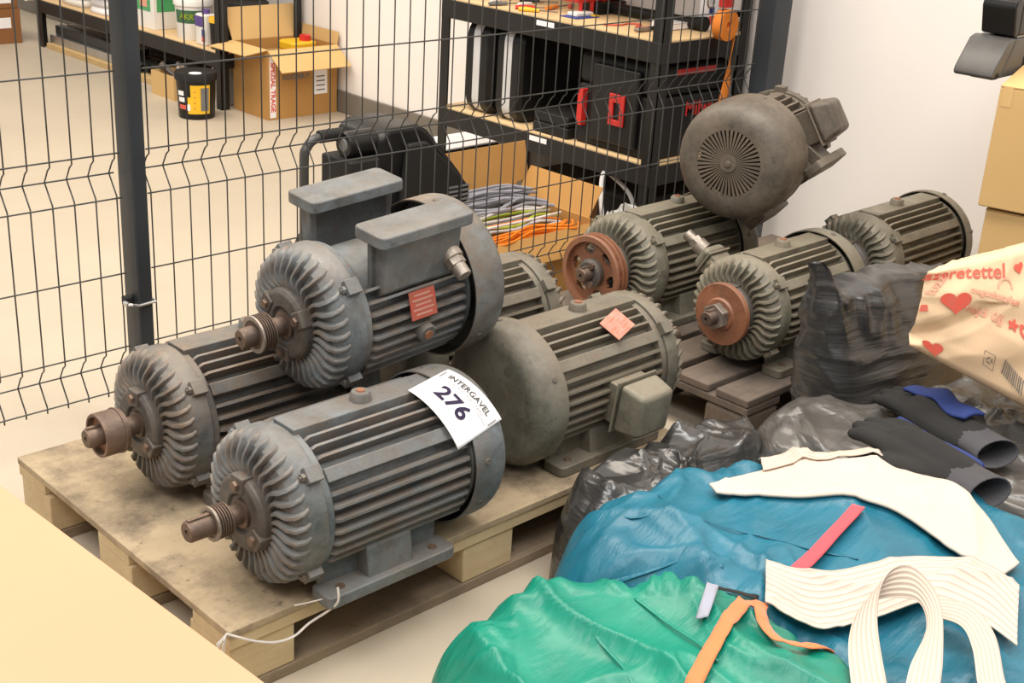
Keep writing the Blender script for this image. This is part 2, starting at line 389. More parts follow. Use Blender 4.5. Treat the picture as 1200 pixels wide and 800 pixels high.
# ------------------------------------------------------------------ motors
def dirv(a):   # angle from +z towards -y
    return Vector((0, -math.sin(rad(a)), math.cos(rad(a))))
FOOTBOLT = MB().rev([(.0235, .009), (.027, .008)], 10, 'z').mesh('foot_bolt')
_b = MB(); hexbolt(_b, (0, 0, 0), (-1, 0, 0), .0075, .008); SHBOLT = _b.mesh('shield_bolt')
CAPBOLT = MB().tube([(0, 0, 0), (-.008, 0, 0)], .009, 6).mesh('cap_bolt')
COWLSCREW = MB().tube([(0, 0, 0), (0, 0, .004)], [.008, .006], 8).mesh('cowl_screw')
def make_motor(label, joint, H=.16, R=.14, Lf=.33, Rc=.15, Lc=.085, shield=.07, flip=False, tilt=0, spin=0, yawd=0, mat='blue', cowlmat=None, ribs=34,
               cap=.068, shaft=.125, pulley=None, box=None, plate=None, eye=.17, foot=.29, footw=.142, feet=True, fpw=.062, webx=(.33, .68), slots=False, plug=None, far_fins=True, holes=(12, 68, 120, -60, 180), shieldmat=None, foot0=0.0, group='electric motors'):
    name = 'electric_motor'
    mt = M[mat]; cm = M[cowlmat or mat]; sm = M[shieldmat or mat]
    t = thing(name, label, 'electric motor', group=group)
    Mx = Matrix.Translation(Vector(joint)) @ Matrix.Rotation(rad(yawd) + (PI if flip else 0), 4, 'Z') @ Matrix.Rotation(rad(-tilt), 4, 'Y') @ Matrix.Rotation(rad(spin), 4, 'X') @ Matrix.Translation((0, 0, -H))
    t.location, rq = Mx.to_translation(), Mx.to_quaternion(); t.rotation_euler = rq.to_euler()
    ax = Vector((0, 0, H)); core = R - .024
    # frame
    f = MB(); f.rev([(0, R - .004), (.016, R - .004), (.02, core), (Lf - .012, core), (Lf - .008, R - .006), (Lf, R - .006)], 56, o=ax)
    f.box((Lf / 2, 0, H + R - .012), (Lf - .01, .062, .03))
    for a in (52, -52):
        d = dirv(a); Rm = Matrix.Rotation(rad(a), 3, 'X'); f.box(ax + d * (R - .013) + Vector((Lf / 2, 0, 0)), (Lf - .03, .026, .026), Rm)
    fr = part('frame', f, mt, t, .0025)
    # cooling fins, one object each
    prof = [(.010, 0), (.014, .75), (.024, 1), (Lf - .02, 1), (Lf - .013, .8), (Lf - .011, 0)]
    fv = []; hgt = .029; w0, w1 = .0046, .0026
    for x, k in prof:
        z = core - .004 + hgt * k; w = w0 + (w1 - w0) * k
        fv += [(x, -w, z), (x, w, z)]
    ff = [(2 * i, 2 * i + 1, 2 * i + 3, 2 * i + 2) for i in range(len(prof) - 1)] + [tuple(range(0, 2 * len(prof), 2)), tuple(reversed(range(1, 2 * len(prof), 2))), (0, 1, 2 * len(prof) - 1, 2 * len(prof) - 2)]
    q = MB(); q.add(fv, ff); fme = q.mesh('cooling_fin', 50)
    angs = [20, 29, 38, 66, 76, 86, 96, 106, 116, 126]
    for a in angs:
        for s in (1, -1):
            link('cooling_fin', fme, mt, t, ax, (rad(a * s), 0, 0))
    # feet
    if feet:
        for s in (-1, 1):
            b = MB(); b.prism(rounded(foot, fpw, .014, cx=foot0 + foot / 2, cy=s * (footw - fpw / 2)), 0, .024)
            ya, yb = s * (footw - .058), s * (footw - .03)
            zt = H - math.sqrt(max(R * R * .8 - ya * ya, .0004))
            # side wall and two webs
            b.prism([(s * (footw - .062), .012), (s * (footw - .050), .012), (s * (footw - .05), zt + .03), (s * (footw - .062), zt + .04)], foot0 + .012, foot0 + foot - .012, 'x')
            for xa, xb in ((foot * webx[0], foot * webx[1]),):
                b.prism([(s * (footw - .062), .012), (s * (footw - .012), .012), (s * (footw - .022), zt + .012), (s * (footw - .062), zt + .05)], foot0 + xa, foot0 + xb, 'x')
            ft = part('foot', b, mt, t, .004)
            for xx in (.04, foot - .04): link('foot_bolt', FOOTBOLT, M['rustdk'], ft, (foot0 + xx, s * (footw - .024), 0))
    # end shield
    Rs = R + .001
    pr = [(.0, Rs), (-.028, Rs), (-shield * .62, Rs - .006), (-shield * .82, Rs - .018), (-shield * .86, Rs - .035), (-shield * .86, .03), (-shield * .86, .001)]
    e = MB().rev(pr, 64, o=ax, cap1=True)
    for a in (48, -48, 132, -132):
        d = dirv(a); Rm = Matrix.Rotation(rad(a), 3, 'X'); e.box(ax + d * (R + .002) + Vector((-.012, 0, 0)), (.03, .03, .022), Rm)
    es = part('end_shield', e, sm, t, .002)
    for a in (48, -48, 132, -132):
        o = link('shield_bolt', SHBOLT.copy(), mt, es, ax + dirv(a) * (R + .003) + Vector((-.026, 0, 0)))
    # swept ribs
    path = []
    r0 = cap + .002
    for i in range(6):
        r = r0 + (Rs - .026 - r0) * i / 5; path.append((-shield * .86, r))
    path += [(-shield * .80, Rs - .014), (-shield * .62, Rs - .004), (-shield * .50, Rs - .002)]
    rv = []; rn = len(path)
    for i, (x, r) in enumerate(path):
        k = i / (rn - 1); ht = .013 * math.sin(PI * min(1, .18 + k * .9)) ** .7 if k < .98 else .0
        sw = rad(4) * math.sin(k * PI * .5) + rad(3.2) * math.sin(k * PI * 2)
        if i <= 5: nx, nr = -1, 0
        elif i == 6: nx, nr = -.8, .6
        elif i == 7: nx, nr = -.45, .9
        else: nx, nr = -.2, .98
        wb, wt = .006, .0026
        for (dx, hh) in ((-wb, -.002), (-wt, ht), (wt, ht), (wb, -.002)):
            rr = r + nr * hh; th = sw + dx / r
            rv.append((x + nx * hh, rr * math.sin(th), rr * math.cos(th)))
    rf = []
    for i in range(rn - 1):
        for k in range(3): rf.append((i * 4 + k, i * 4 + k + 1, (i + 1) * 4 + k + 1, (i + 1) * 4 + k))
    rf += [(0, 1, 2, 3), tuple((rn - 1) * 4 + k for k in (3, 2, 1, 0))]
    q = MB(); q.add(rv, rf); rme = q.mesh('shield_rib', 60)
    for k in range(ribs):
        link('shield_rib', rme, sm, es, ax, (2 * PI * k / ribs, 0, 0))
    # bearing cap
    x1 = -shield * .86
    c = MB().rev([(x1 + .002, cap + .004), (x1 - .020, cap + .002), (x1 - .027, cap - .006), (x1 - .027, .036), (x1 - .020, .032), (x1 - .020, .001)], 40, o=ax)
    for a in (0, 120, 240): c.box(ax + dirv(a) * (cap - .010) + Vector((x1 - .016, 0, 0)), (.03, .034, .03), Matrix.Rotation(rad(a), 3, 'X'))
    bc = part('bearing_cap', c, M['capdark'], t, .003)
    for a in (0, 120, 240): link('cap_bolt', CAPBOLT, M['rustdk'], bc, ax + dirv(a) * (cap - .012) + Vector((x1 - .030, 0, 0)))
    # shaft
    xs = x1 - .014; xt = -shield - shaft
    sh = MB().rev([(xs, .026), (xs - .012, .026), (xs - .014, .019), (xt + .004, .019), (xt, .0165), (xt, .005), (xt + .006, .0045), (xt + .006, .0005)], 28, o=ax)
    sh.box(ax + Vector((xt + .028, 0, .017)), (.05, .008, .01))
    part('shaft', sh, M['rustdk'], t)
    if pulley: pulley(t, ax, xt)
    # fan cowl
    xa = Lf - .012; xb = Lf + Lc; rr = min(.06 if slots else .045, Lc * .8)
    pr = [(xa, Rc - .003), (xa, Rc)]
    for i in range(9):
        th = i / 8 * PI / 2; pr.append((xb - rr + rr * math.sin(th), Rc - rr + rr * math.cos(th)))
    Ri = .088 if slots else .05
    pr += [(xb, Ri)]
    inner = [(xb - .003, Ri), (xb - .003, Rc - rr), (xb - rr, Rc - .003), (xa, Rc - .003)]
    c = MB().rev(pr + inner, 64, o=ax, cap0=False, cap1=False)
    co = part('fan_cowl', c, cm, t)
    hub = MB().rev([(xb - .003, .022 if slots else Ri), (xb + (.004 if slots else 0), .022 if slots else Ri), (xb + (.004 if slots else 0), .001)], 32, o=ax)
    n = 44 if slots else 1
    if slots:
        hub.rev([(xb + .004, .009), (xb + .010, .008), (xb + .011, .001)], 12, o=ax)
        for k in range(n):
            th = 2 * PI * k / n; d = Vector((0, math.sin(th), math.cos(th))); Rm = Matrix.Rotation(-th, 3, 'X')
            w0, w1 = .0011, .0036
            vs = []
            for r, w in ((.021, w0), (Ri + .001, w1)):
                for a, dx in ((-w, 0), (w, 0), (w, -.003), (-w, -.003)): vs.append(ax + Rm @ Vector((xb + dx, a, r)))
            hub.add(vs, [(0, 1, 5, 4), (1, 2, 6, 5), (2, 3, 7, 6), (3, 0, 4, 7), (0, 3, 2, 1), (4, 5, 6, 7)])
        part('fan', MB().rev([(xb - .02, .088), (xb - .028, .088)], 32, o=ax), M['void'], t)
    part('grille', hub, cm, co)
    if holes:
        for a in holes:
            link('cowl_screw', COWLSCREW, M['capdark'], co, ax + dirv(a) * (Rc - .002) + Vector((xa + .028, 0, 0)), (rad(a), 0, 0))
    # eye boss
    if eye:
        b = part('lifting_boss', MB().rev([(H + R - .004, .021), (H + R + .016, .019), (H + R + .02, .016), (H + R + .02, .001)], 24, 'z', o=(eye, 0, 0)), mt, t)
        part('boss_bolt', MB().rev([(H + R + .02, .009), (H + R + .023, .008), (H + R + .023, .001)], 6, 'z', o=(eye, 0, 0)), M['rust'], b)
    if plate:
        a, xx, w, hh, mk, tw = plate
        d = dirv(a); b = MB(); n = 6
        Rm = Matrix.Rotation(rad(a), 3, 'X') @ Matrix.Rotation(rad(tw), 3, 'Z')
        p = part('nameplate', MB().box(ax + d * (R + .006) + Vector((xx, 0, 0)), (w, hh, .002), Rm), M[mk], t, label='red metal nameplate with worn lettering')
        b = MB()
        for i in range(5):
            b.box(ax + d * (R + .0072) + Rm @ Vector((0, hh * (.34 - i * .17), 0)) + Vector((xx, 0, 0)), (w * (.8 if i % 2 else .62), hh * .06, .0006), Rm)
        part('plate_lettering', b, M['plate_line'], p)
    if plug:
        d = dirv(plug[0]); c0 = ax + Vector((plug[1], 0, 0))
        pb = part('side_boss', MB().tube([c0 + d * (core - .005), c0 + d * (R + .008), c0 + d * (R + .012)], [.021, .02, .017], 20), mt, t)
        part('boss_bolt', MB().tube([c0 + d * (R + .012), c0 + d * (R + .015)], .010, 6), M['rust'], pb)
    if box: box(t, ax, R)
    return t

def pul_groove(r, w, off, mat='rustdk', rim='steel'):
    def fn(t, ax, xt):
        x0 = xt + off; pr = [(x0, .019), (x0, r * .94), (x0 + .002, r)]
        n = 5
        for i in range(n):
            a = x0 + .004 + (w - .008) * i / n; s = (w - .008) / n
            pr += [(a + s * .2, r), (a + s * .5, r - .004), (a + s * .8, r)]
        pr += [(x0 + w - .002, r), (x0 + w, r * .94), (x0 + w, .019)]
        p = part('pulley', MB().rev(pr, 36, o=ax, cap0=False, cap1=False), M[mat], t, ang=25)
        part('pulley_rim', MB().rev([(x0 - .001, r * .8), (x0 - .001, r + .001), (x0 + .003, r + .001), (x0 + .003, r * .8)], 36, o=ax, cap0=False, cap1=False), M[rim], p)
    return fn
def pul_cup(r, w, off):
    def fn(t, ax, xt):
        x0 = xt + off
        p = part('pulley', MB().rev([(x0 + .012, .019), (x0 + .012, r - .008), (x0, r - .006), (x0, r - .001), (x0 + .002, r), (x0 + w * .78, r), (x0 + w * .8, r + .002), (x0 + w * .86, r + .002), (x0 + w * .88, r - .001), (x0 + w, r - .001), (x0 + w, .02)], 40, o=ax, cap0=False, cap1=False), M['rustdk'], t)
        part('pulley_web', MB().rev([(x0 + .0105, .019), (x0 + .0105, r - .0085)], 40, o=ax, cap0=False, cap1=False), M['rust'], p)
    return fn
def pul_spoked(r, w, off):
    def fn(t, ax, xt):
        x0 = xt + off; q = MB()
        pr = [(x0, r * .83), (x0, r * .96), (x0 + .004, r)]
        for i in range(2):
            a = x0 + .005 + i * (w - .01) / 2; s = (w - .01) / 2; pr += [(a + s * .15, r), (a + s * .4, r - .010), (a + s * .6, r - .010), (a + s * .85, r)]
        pr += [(x0 + w - .004, r), (x0 + w, r * .96), (x0 + w, r * .83)]
        q.rev(pr + [pr[0]], 48, o=ax, cap0=False, cap1=False)
        p = part('spoked_pulley', q, M['rust'], t, ang=30, label='rust-brown spoked pulley wheel')
        # web with six holes: ring of radial wedges
        b = MB(); xm0, xm1 = x0 + w * .38, x0 + w * .6; n = 72
        ri, ro = r * .36, r * .85; hr = r * .14; hc = r * .61
        rs = [ri + (ro - ri) * i / 14 for i in range(15)]
        def hole(rm, tm):
            for k in range(6):
                th = 2 * PI * (k + .2) / 6
                dx = rm * math.cos(tm) - hc * math.cos(th); dy = rm * math.sin(tm) - hc * math.sin(th)
                ur = dx * math.cos(th) + dy * math.sin(th); ut = -dx * math.sin(th) + dy * math.cos(th)
                if (ur / hr) ** 2 + (ut / (hr * 1.25)) ** 2 < 1: return True
            return False
        for i in range(14):
            for k in range(n):
                t0, t1 = 2 * PI * k / n, 2 * PI * (k + 1) / n
                if hole((rs[i] + rs[i + 1]) / 2, (t0 + t1) / 2): continue
                vs = [ax + Vector((x, rr * math.cos(tt), rr * math.sin(tt))) for x in (xm0, xm1) for rr, tt in ((rs[i], t0), (rs[i + 1], t0), (rs[i + 1], t1), (rs[i], t1))]
                b.add(vs, [(0, 1, 2, 3), (7, 6, 5, 4), (0, 4, 5, 1), (1, 5, 6, 2), (2, 6, 7, 3), (3, 7, 4, 0)])
        part('web', b, M['rust'], p)
        hb = MB().rev([(x0 - .006, .02), (x0 - .006, r * .3), (x0, r * .38), (x0 + w + .004, r * .38), (x0 + w + .004, .02)], 32, o=ax, cap0=False, cap1=False)
        for k in range(3):
            d = dirv(120 * k + 30); link('hub_bolt', CAPBOLT, M['rustdk'], p, ax + d * r * .29 + Vector((x0 - .006, 0, 0)))
        part('hub', hb, M['capdark'], p)
    return fn
def disc_hub(r, off):
    def fn(t, ax, xt):
        x0 = xt + off
        p = part('disc', MB().rev([(x0, .03), (x0, r * .5), (x0 + .006, r * .55), (x0 + .008, r - .002), (x0 + .010, r), (x0 + .022, r), (x0 + .024, r - .004), (x0 + .024, .02)], 48, o=ax, cap0=False, cap1=False), M['rust'], t, label='orange-brown rusty disc on the shaft')
        part('nut', MB().tube([ax + Vector((x0 + .001, 0, 0)), ax + Vector((x0 - .022, 0, 0))], .034, 6), M['steel'], p, .002)
    return fn
def term_box(a, xc, sx, sy, sz, base=.03, mat='olive', taper=.8, gland=None, tz=0):
    # box pushed out along direction a; sx along axis, sy across, sz height
    def fn(t, ax, R):
        d = dirv(a); Rm = (Matrix.Rotation(rad(a), 3, 'X') @ Matrix.Rotation(rad(tz), 3, 'Z')).to_4x4()
        O = Matrix.Translation(ax + Vector((xc, 0, 0))) @ Rm
        z0 = R - .03; z1 = R + base; z2 = z1 + sz
        b = MB(); b.box((0, 0, (z0 + z1) / 2), (sx * .86, sy * .8, z1 - z0)); b.box((0, 0, z1 + .002), (sx * 1.06, sy * 1.06, .006)); b.v = [tuple(O @ Vector(v)) for v in b.v]
        p = part('terminal_box', b, M[mat], t, .003)
        l = MB(); k = taper
        vs = [(-sx / 2, -sy / 2, z1 + .005), (sx / 2, -sy / 2, z1 + .005), (sx / 2, sy / 2, z1 + .005), (-sx / 2, sy / 2, z1 + .005)] + [(-sx / 2 * k, -sy / 2 * k, z2), (sx / 2 * k, -sy / 2 * k, z2), (sx / 2 * k, sy / 2 * k, z2), (-sx / 2 * k, sy / 2 * k, z2)]
        l.add([O @ Vector(v) for v in vs], [(0, 3, 2, 1), (4, 5, 6, 7), (0, 1, 5, 4), (1, 2, 6, 5), (2, 3, 7, 6), (3, 0, 4, 7)])
        part('box_lid', l, M[mat], p, .012, 3)
        if gland:
            gd, gp = Vector(gland[0]).normalized(), Vector(gland[1])
            g = MB(); g.tube([O @ gp, O @ (gp + gd * .025)], .022, 20); g.tube([O @ (gp + gd * .025), O @ (gp + gd * .04)], .019, 6); g.tube([O @ (gp + gd * .04), O @ (gp + gd * .065)], .015, 14)
            part('cable_gland', g, M['steel'], p)
    return fn

EM = make_motor('grey-blue motor in front with the white 276 paper label on its cowl', (1.143, 1.691, .304), mat='blue', pulley=pul_groove(.03, .032, .045), Lf=.337, shaft=.118, holes=(-16, 82, 118, -60, 180))
FM = make_motor('grey motor at the left pallet edge with a wide brown pulley, under the stacked one', (1.175, 2.10, .304), mat='bluedk', pulley=pul_cup(.043, .05, .022), Lf=.33, plate=(62, .27, .05, .04, 'plate_red', 0), shaft=.12)
GM = make_motor('motor stacked upside down on top of two others, feet upward, square red nameplate', (1.388, 1.908, .53), H=.195, mat='blue', cowlmat='bluedk', spin=184, tilt=4, fpw=.09, webx=(.1, .9), Lf=.262, Rc=.163, Lc=.088, shield=.075, foot=.225, footw=.15, foot0=.025, pulley=pul_groove(.035, .032, .03), eye=.0, shaft=.11,
    plate=(-104, .13, .062, .055, 'plate_red', 0), plug=(-78, .14), box=term_box(-146, .19, .09, .075, .02, .01, 'blue', .85, ((0, -1, .0), (.02, -.03, .160))))
HM = make_motor('olive-grey motor with a square side terminal box and faded red nameplate', (2.127, 1.778, .304), mat='olive', flip=True, Lf=.345, Rc=.157, Lc=.06, eye=.16, foot=.32, footw=.138, plate=(-32, .115, .075, .055, 'plate_pink', 18), box=term_box(-97, .14, .115, .115, .07, .02, 'oliveg', .86))
IM = make_motor('dusty motor half hidden behind the stacked one, finned end showing', (2.11, 2.125, .304), mat='olive', flip=True, Lf=.34, Rc=.145, shaft=.06)
AM = make_motor('olive motor with the large rust-brown spoked pulley, against the fence', (2.628, 2.205, .304), mat='oliveg', Lf=.34, pulley=pul_spoked(.104, .042, .035), shaft=.118, eye=.19)
BM = make_motor('olive motor with an orange-brown disc on its shaft, behind the black bag', (2.623, 1.80, .304), mat='oliveg', R=.134, Lf=.30, Rc=.146, Lc=.07, shield=.06, pulley=disc_hub(.08, .05), shaft=.1, footw=.13,
    box=term_box(-58, .02, .08, .07, .03, .02, 'oliveg', .85, ((-.2, 0, 1), (0, 0, .19))), eye=.13)
CM = make_motor('brown grimy motor lying on top of the pile with a radially slotted round cowl', (3.075, 2.085, .612), mat='brownc', R=.142, flip=True, spin=50, yawd=15, Lf=.185, Rc=.160, Lc=.15, slots=True, eye=0, foot=.20, tilt=0, shaft=.06,
    box=term_box(-108, .085, .11, .115, .06, .035, 'brownc', .75))
DM = make_motor('olive motor with a wide grey cowl beside the cardboard box stack', (3.217, 1.838, .304), mat='oliveg', R=.136, Lf=.35, Rc=.147, Lc=.05, shaft=.06, eye=.15)

# auction label on the front motor's cowl (lies on the cowl's curve)
def cowl_pt(x, arc, lift=.0012, Rc=.15, H=.16):
    a = arc / Rc; return Vector((x, -math.sin(a) * (Rc + lift), H + math.cos(a) * (Rc + lift)))
def make_label(t):
    LX, A0 = .330, .088            # centre along axis, arc from the top
    ca, sa = math.cos(rad(-12)), math.sin(rad(-12))
    def P(u, v, lift=.0014):      # u along the label length (down the curve), v across (towards the far end)
        return cowl_pt(LX + ca * v + sa * u * -1, A0 + ca * u + sa * v, lift)
    w, hh = .146, .120
    b = MB(); b.grid(25, 9, lambda i, j: P((i / 24 - .5) * w, (j / 8 - .5) * hh))
    o = part('auction_label', b, M['paper'], t, label='white paper label printed INTERGAVEL 276')
    m = o.modifiers.new('s', 'SOLIDIFY'); m.thickness = .0006; m.offset = -1
    def tx(body, size, u0, v0, mat, bold=0, nm='label_print'):
        q = MB(); add_text(q, body, size, None, bold, .00005, lambda p: P(u0 + p.x, v0 + p.y, .0032))
        part(nm, q, M[mat], o)
    tx('276', .050, -.004, -.012, 'ink', .0012, 'lot_number')
    tx('INTERGAVEL', .0185, .0, .037, 'inkgrey', .0004)
    tx('A VÁLLALATI AUKCIÓSHÁZ', .0075, .0, .024, 'inkgrey', 0)
    for (u0, u1, v0, v1) in ((-.055, .065, .0160, .0172), (-.06, .02, -.0385, -.038), (-.066, -.064, .022, .046), (.066, .068, .022, .046)):
        q = MB(); q.grid(10, 2, lambda i, j: P(u0 + (u1 - u0) * i / 9, v1 if j else v0, .0034)); part('label_rule', q, M['inkgrey'], o)
make_label(EM)

# ------------------------------------------------------------------ soft heaps in front
def spline(P, n=8, closed=True):
    P = [Vector(p) for p in P]; m = len(P); out = []
    for i in range(m if closed else m - 1):
        g = lambda k: P[k % m] if closed else P[max(0, min(m - 1, k))]
        p0, p1, p2, p3 = g(i - 1), g(i), g(i + 1), g(i + 2)
        for k in range(n):
            t = k / n; out.append(.5 * ((2 * p1) + (p2 - p0) * t + (2 * p0 - 5 * p1 + 4 * p2 - p3) * t * t + (3 * p1 - p0 - 3 * p2 + p3) * t ** 3))
    if not closed: out.append(P[-1])
    return out
def ridged(x, y, z=0): return 1 - abs(noise.noise(Vector((x, y, z)))) * 2
class Heap:
    def __init__(s, poly, top, edge=.14, z0=0, amp=.012, sc=6, dirn=40, seed=0, power=.5, skirt=0):
        s.c = Vector((sum(p[0] for p in poly) / len(poly), sum(p[1] for p in poly) / len(poly)))
        s.out = [Vector((p.x, p.y)) for p in spline([(p[0], p[1], 0) for p in poly], 8)]
        s.skirt = skirt; s.top, s.edge, s.z0, s.amp, s.sc, s.seed, s.power = top, edge, z0, amp, sc, seed, power
        s.d = Vector((math.cos(rad(dirn)), math.sin(rad(dirn))))
        s.ang = sorted((math.atan2((p - s.c).y, (p - s.c).x), (p - s.c).length) for p in s.out)
    def rad(s, th):
        A = s.ang; n = len(A)
        import bisect
        i = bisect.bisect(A, (th, 0)); a, b = A[i - 1], A[i % n]
        da = (b[0] - a[0]) % (2 * PI); t = ((th - a[0]) % (2 * PI)) / da if da else 0
        return a[1] + (b[1] - a[1]) * t
    def z(s, x, y):
        v = Vector((x, y)) - s.c; l = v.length; R = s.rad(math.atan2(v.y, v.x)) if l > 1e-6 else 1
        if l >= R: return s.z0
        d = R - l; t = min(1, d / s.edge); k = (1 - (1 - t) ** 2) ** s.power
        al = x * s.d.x + y * s.d.y; ac = -x * s.d.y + y * s.d.x
        if s.skirt:
            th = math.atan2(v.y, v.x); sk = s.skirt * (ridged(th * 3.1 + 2 * l, l * 2.5, s.seed + 1) * .8 + ridged(th * 7.3, l * 4, s.seed + 2) * .45 - .4) * (1 - t) ** .6 * min(1, t * 4)
            wx = x + .05 * noise.noise(Vector((x * 5, y * 5, s.seed))); wy = y + .05 * noise.noise(Vector((x * 5, y * 5, s.seed + 5)))
            a2, c2 = wx * s.d.x + wy * s.d.y, -wx * s.d.y + wy * s.d.x
            r1 = max(0, ridged(a2 * 1.3 + s.seed, c2 * 4.2, 1)) ** 4; r2 = max(0, ridged(a2 * 3.6 + 3, c2 * 1.6 + s.seed, 2)) ** 4; r3 = max(0, ridged(a2 * 4, c2 * 11, 4)) ** 3
            w = r1 * 1.0 + r2 * .7 + r3 * .28 + noise.noise(Vector((x * 3, y * 3, s.seed + 7))) * .9 - .4
            return s.z0 + max(.004, (s.top(x, y) - s.z0) * k + sk + s.amp * w * min(1, t * 1.6))
        q = s.sc; wx = al + .05 * noise.noise(Vector((x * 6, y * 6, s.seed))); wy = ac + .05 * noise.noise(Vector((x * 6, y * 6, s.seed + 5)))
        w = max(0, ridged(wx * q * .5 + s.seed, wy * q * 1.1, s.seed)) ** 3 * 1.0 + max(0, ridged(wx * q * 1.3, wy * q * .6 + 9, s.seed + 3)) ** 4 * .8 + max(0, ridged(wx * q * 1.7 + 4, wy * q * 2.0, s.seed + 2)) ** 4 * .5
        w += noise.noise(Vector((x * q * .5, y * q * .5, s.seed + 7))) * .9 - .5
        return s.z0 + max(.004, (s.top(x, y) - s.z0) * k + s.amp * w * min(1, t * 1.6))
    def build(s, name, mat, nA=170, nR=60, parent=None):
        b = MB()
        def fn(i, j):
            th = -PI + 2 * PI * i / nA; R = s.rad(th); f = 1 - (1 - j / nR) ** 1.0
            r = R * f
            x, y = s.c.x + r * math.cos(th), s.c.y + r * math.sin(th)
            rr = R * max(0.0008, min(f, .9995)); X, Y = s.c.x + rr * math.cos(th), s.c.y + rr * math.sin(th)
            return (x, y, s.z(X, Y) if j < nR else s.z0)
        b.grid(nA, nR + 1, fn, True)
        n = nA; base = len(b.v) - nA; b.f.append(tuple(base + k for k in range(nA)))
        return part(name, b, mat, parent, ang=180)

FLAT = Heap([(2.14, 1.38), (2.22, 1.50), (2.35, 1.555), (2.45, 1.50), (2.53, 1.37), (2.72, 1.335), (2.92, 1.25), (3.0, .98), (2.80, .6), (2.40, .45), (2.24, .62), (2.20, .85), (2.16, 1.10)],
            lambda x, y: .25 + .12 * max(0, x - 2.45), .16, 0, .016, 7, 60, 5)
tag(FLAT.build('bin_bag', M['bag2']), 'grey-black bin bag lying flat under the two work gloves', 'bin bag', 'black bin bags')
SMALL = Heap([(1.66, 1.50), (1.74, 1.575), (1.95, 1.592), (2.14, 1.592), (2.26, 1.55), (2.29, 1.47), (2.22, 1.40), (2.05, 1.37), (1.85, 1.37), (1.70, 1.40)],
             lambda x, y: .215 - .05 * max(0, (x - 2.05)) + .0 * y, .085, 0, .022, 6.5, 20, 11, .42)
tag(SMALL.build('bin_bag', M['bag'], 150, 46), 'small shiny crumpled black bag on the floor between the pallets and the blue fabric', 'bin bag', 'black bin bags')
BLUE = Heap([(1.42, 1.30), (1.52, 1.40), (1.66, 1.45), (1.80, 1.435), (1.95, 1.41), (2.10, 1.34), (2.22, 1.20), (2.27, 1.02), (2.25, .80), (2.12, .60), (1.9, .46), (1.68, .46), (1.53, .6), (1.48, .9), (1.46, 1.12)],
            lambda x, y: .285 + .015 * math.sin(x * 5 + 1) * math.cos(y * 4), .15, 0, .030, 6, 25, 2, skirt=.05)
tb = thing('jacket', 'petrol blue nylon garment heaped beneath the cream elastic belts', 'jacket', (1.74, .98, 0))
def reparent(o, t): o.parent = t; o.matrix_parent_inverse = Matrix.Translation(t.location).inverted(); return o
reparent(BLUE.build('cloth', M['bluecloth'], 200, 80), tb)
GREEN = Heap([(1.12, 1.29), (1.24, 1.315), (1.36, 1.29), (1.46, 1.215), (1.54, 1.12), (1.60, 1.0), (1.60, .86), (1.54, .68), (1.35, .5), (1.10, .52), (.96, .8), (.98, 1.1)],
             lambda x, y: .30 - .16 * max(0, 1.40 - x) + .012 * math.sin(x * 6), .15, 0, .030, 7, 75, 21, skirt=.05)
tg = thing('jacket', 'emerald green nylon jacket heaped in the foreground with orange ribbon', 'jacket', (1.27, .93, 0))
reparent(GREEN.build('cloth', M['greencloth'], 200, 80), tg)

HEAPS = [BLUE, GREEN, FLAT]
def ground(x, y): return max(H.z(x, y) for H in HEAPS)
OFFS = [(r * math.cos(k * PI / 4), r * math.sin(k * PI / 4)) for r in (.03, .06) for k in range(8)] + [(0, 0)]
def smooth_ground(x, y):
    zs = [ground(x + a, y + b) for a, b in OFFS]; m = sum(zs) / len(zs)
    return m + .6 * max(0, zs[-1] - m) + .004
def ribbon(name, L, R, mat, parent=None, lift=.008, na=14, nc=24, ribs=.0, th=.003, zfn=None):
    Ls = spline([(p[0], p[1], p[2] if len(p) > 2 else 0) for p in L], na, False); Rs = spline([(p[0], p[1], p[2] if len(p) > 2 else 0) for p in R], na, False)
    b = MB()
    def fn(i, j):
        k = i / (nc - 1); p = Ls[j].lerp(Rs[j], k)
        z = (p.z if len(L[0]) > 2 else smooth_ground(p.x, p.y) + lift) + (ribs if i % 2 else -ribs)
        return (p.x, p.y, z)
    b.grid(nc, len(Ls), fn)
    o = part(name, b, mat, parent, ang=180)
    at = o.data.attributes.new('across', 'FLOAT', 'POINT'); at.data.foreach_set('value', [(i / (nc - 1)) for j in range(len(Ls)) for i in range(nc)])
    m = o.modifiers.new('s', 'SOLIDIFY'); m.thickness = th; m.offset = -1
    return o
def strip(name, C, w, mat, parent=None, lift=.006, nc=5, th=.0015, wd=None):
    # ribbon along a centre line with half width w, across in plan
    Cs = [Vector(c) for c in C]; L, R = [], []
    for i, c in enumerate(Cs):
        d = Cs[min(i + 1, len(Cs) - 1)] - Cs[max(i - 1, 0)]; q = Vector((-d.y, d.x, 0)).normalized() if wd is None else Vector(wd[i] if isinstance(wd, list) else wd).normalized()
        L.append(tuple(c + q * w)[:len(C[0])] if len(C[0]) > 2 else tuple((Vector((c.x, c.y, 0)) + q * w))[:2]); R.append(tuple(c - q * w)[:len(C[0])] if len(C[0]) > 2 else tuple((Vector((c.x, c.y, 0)) - q * w))[:2])
    return ribbon(name, L, R, mat, parent, lift, 10, nc, 0, th)

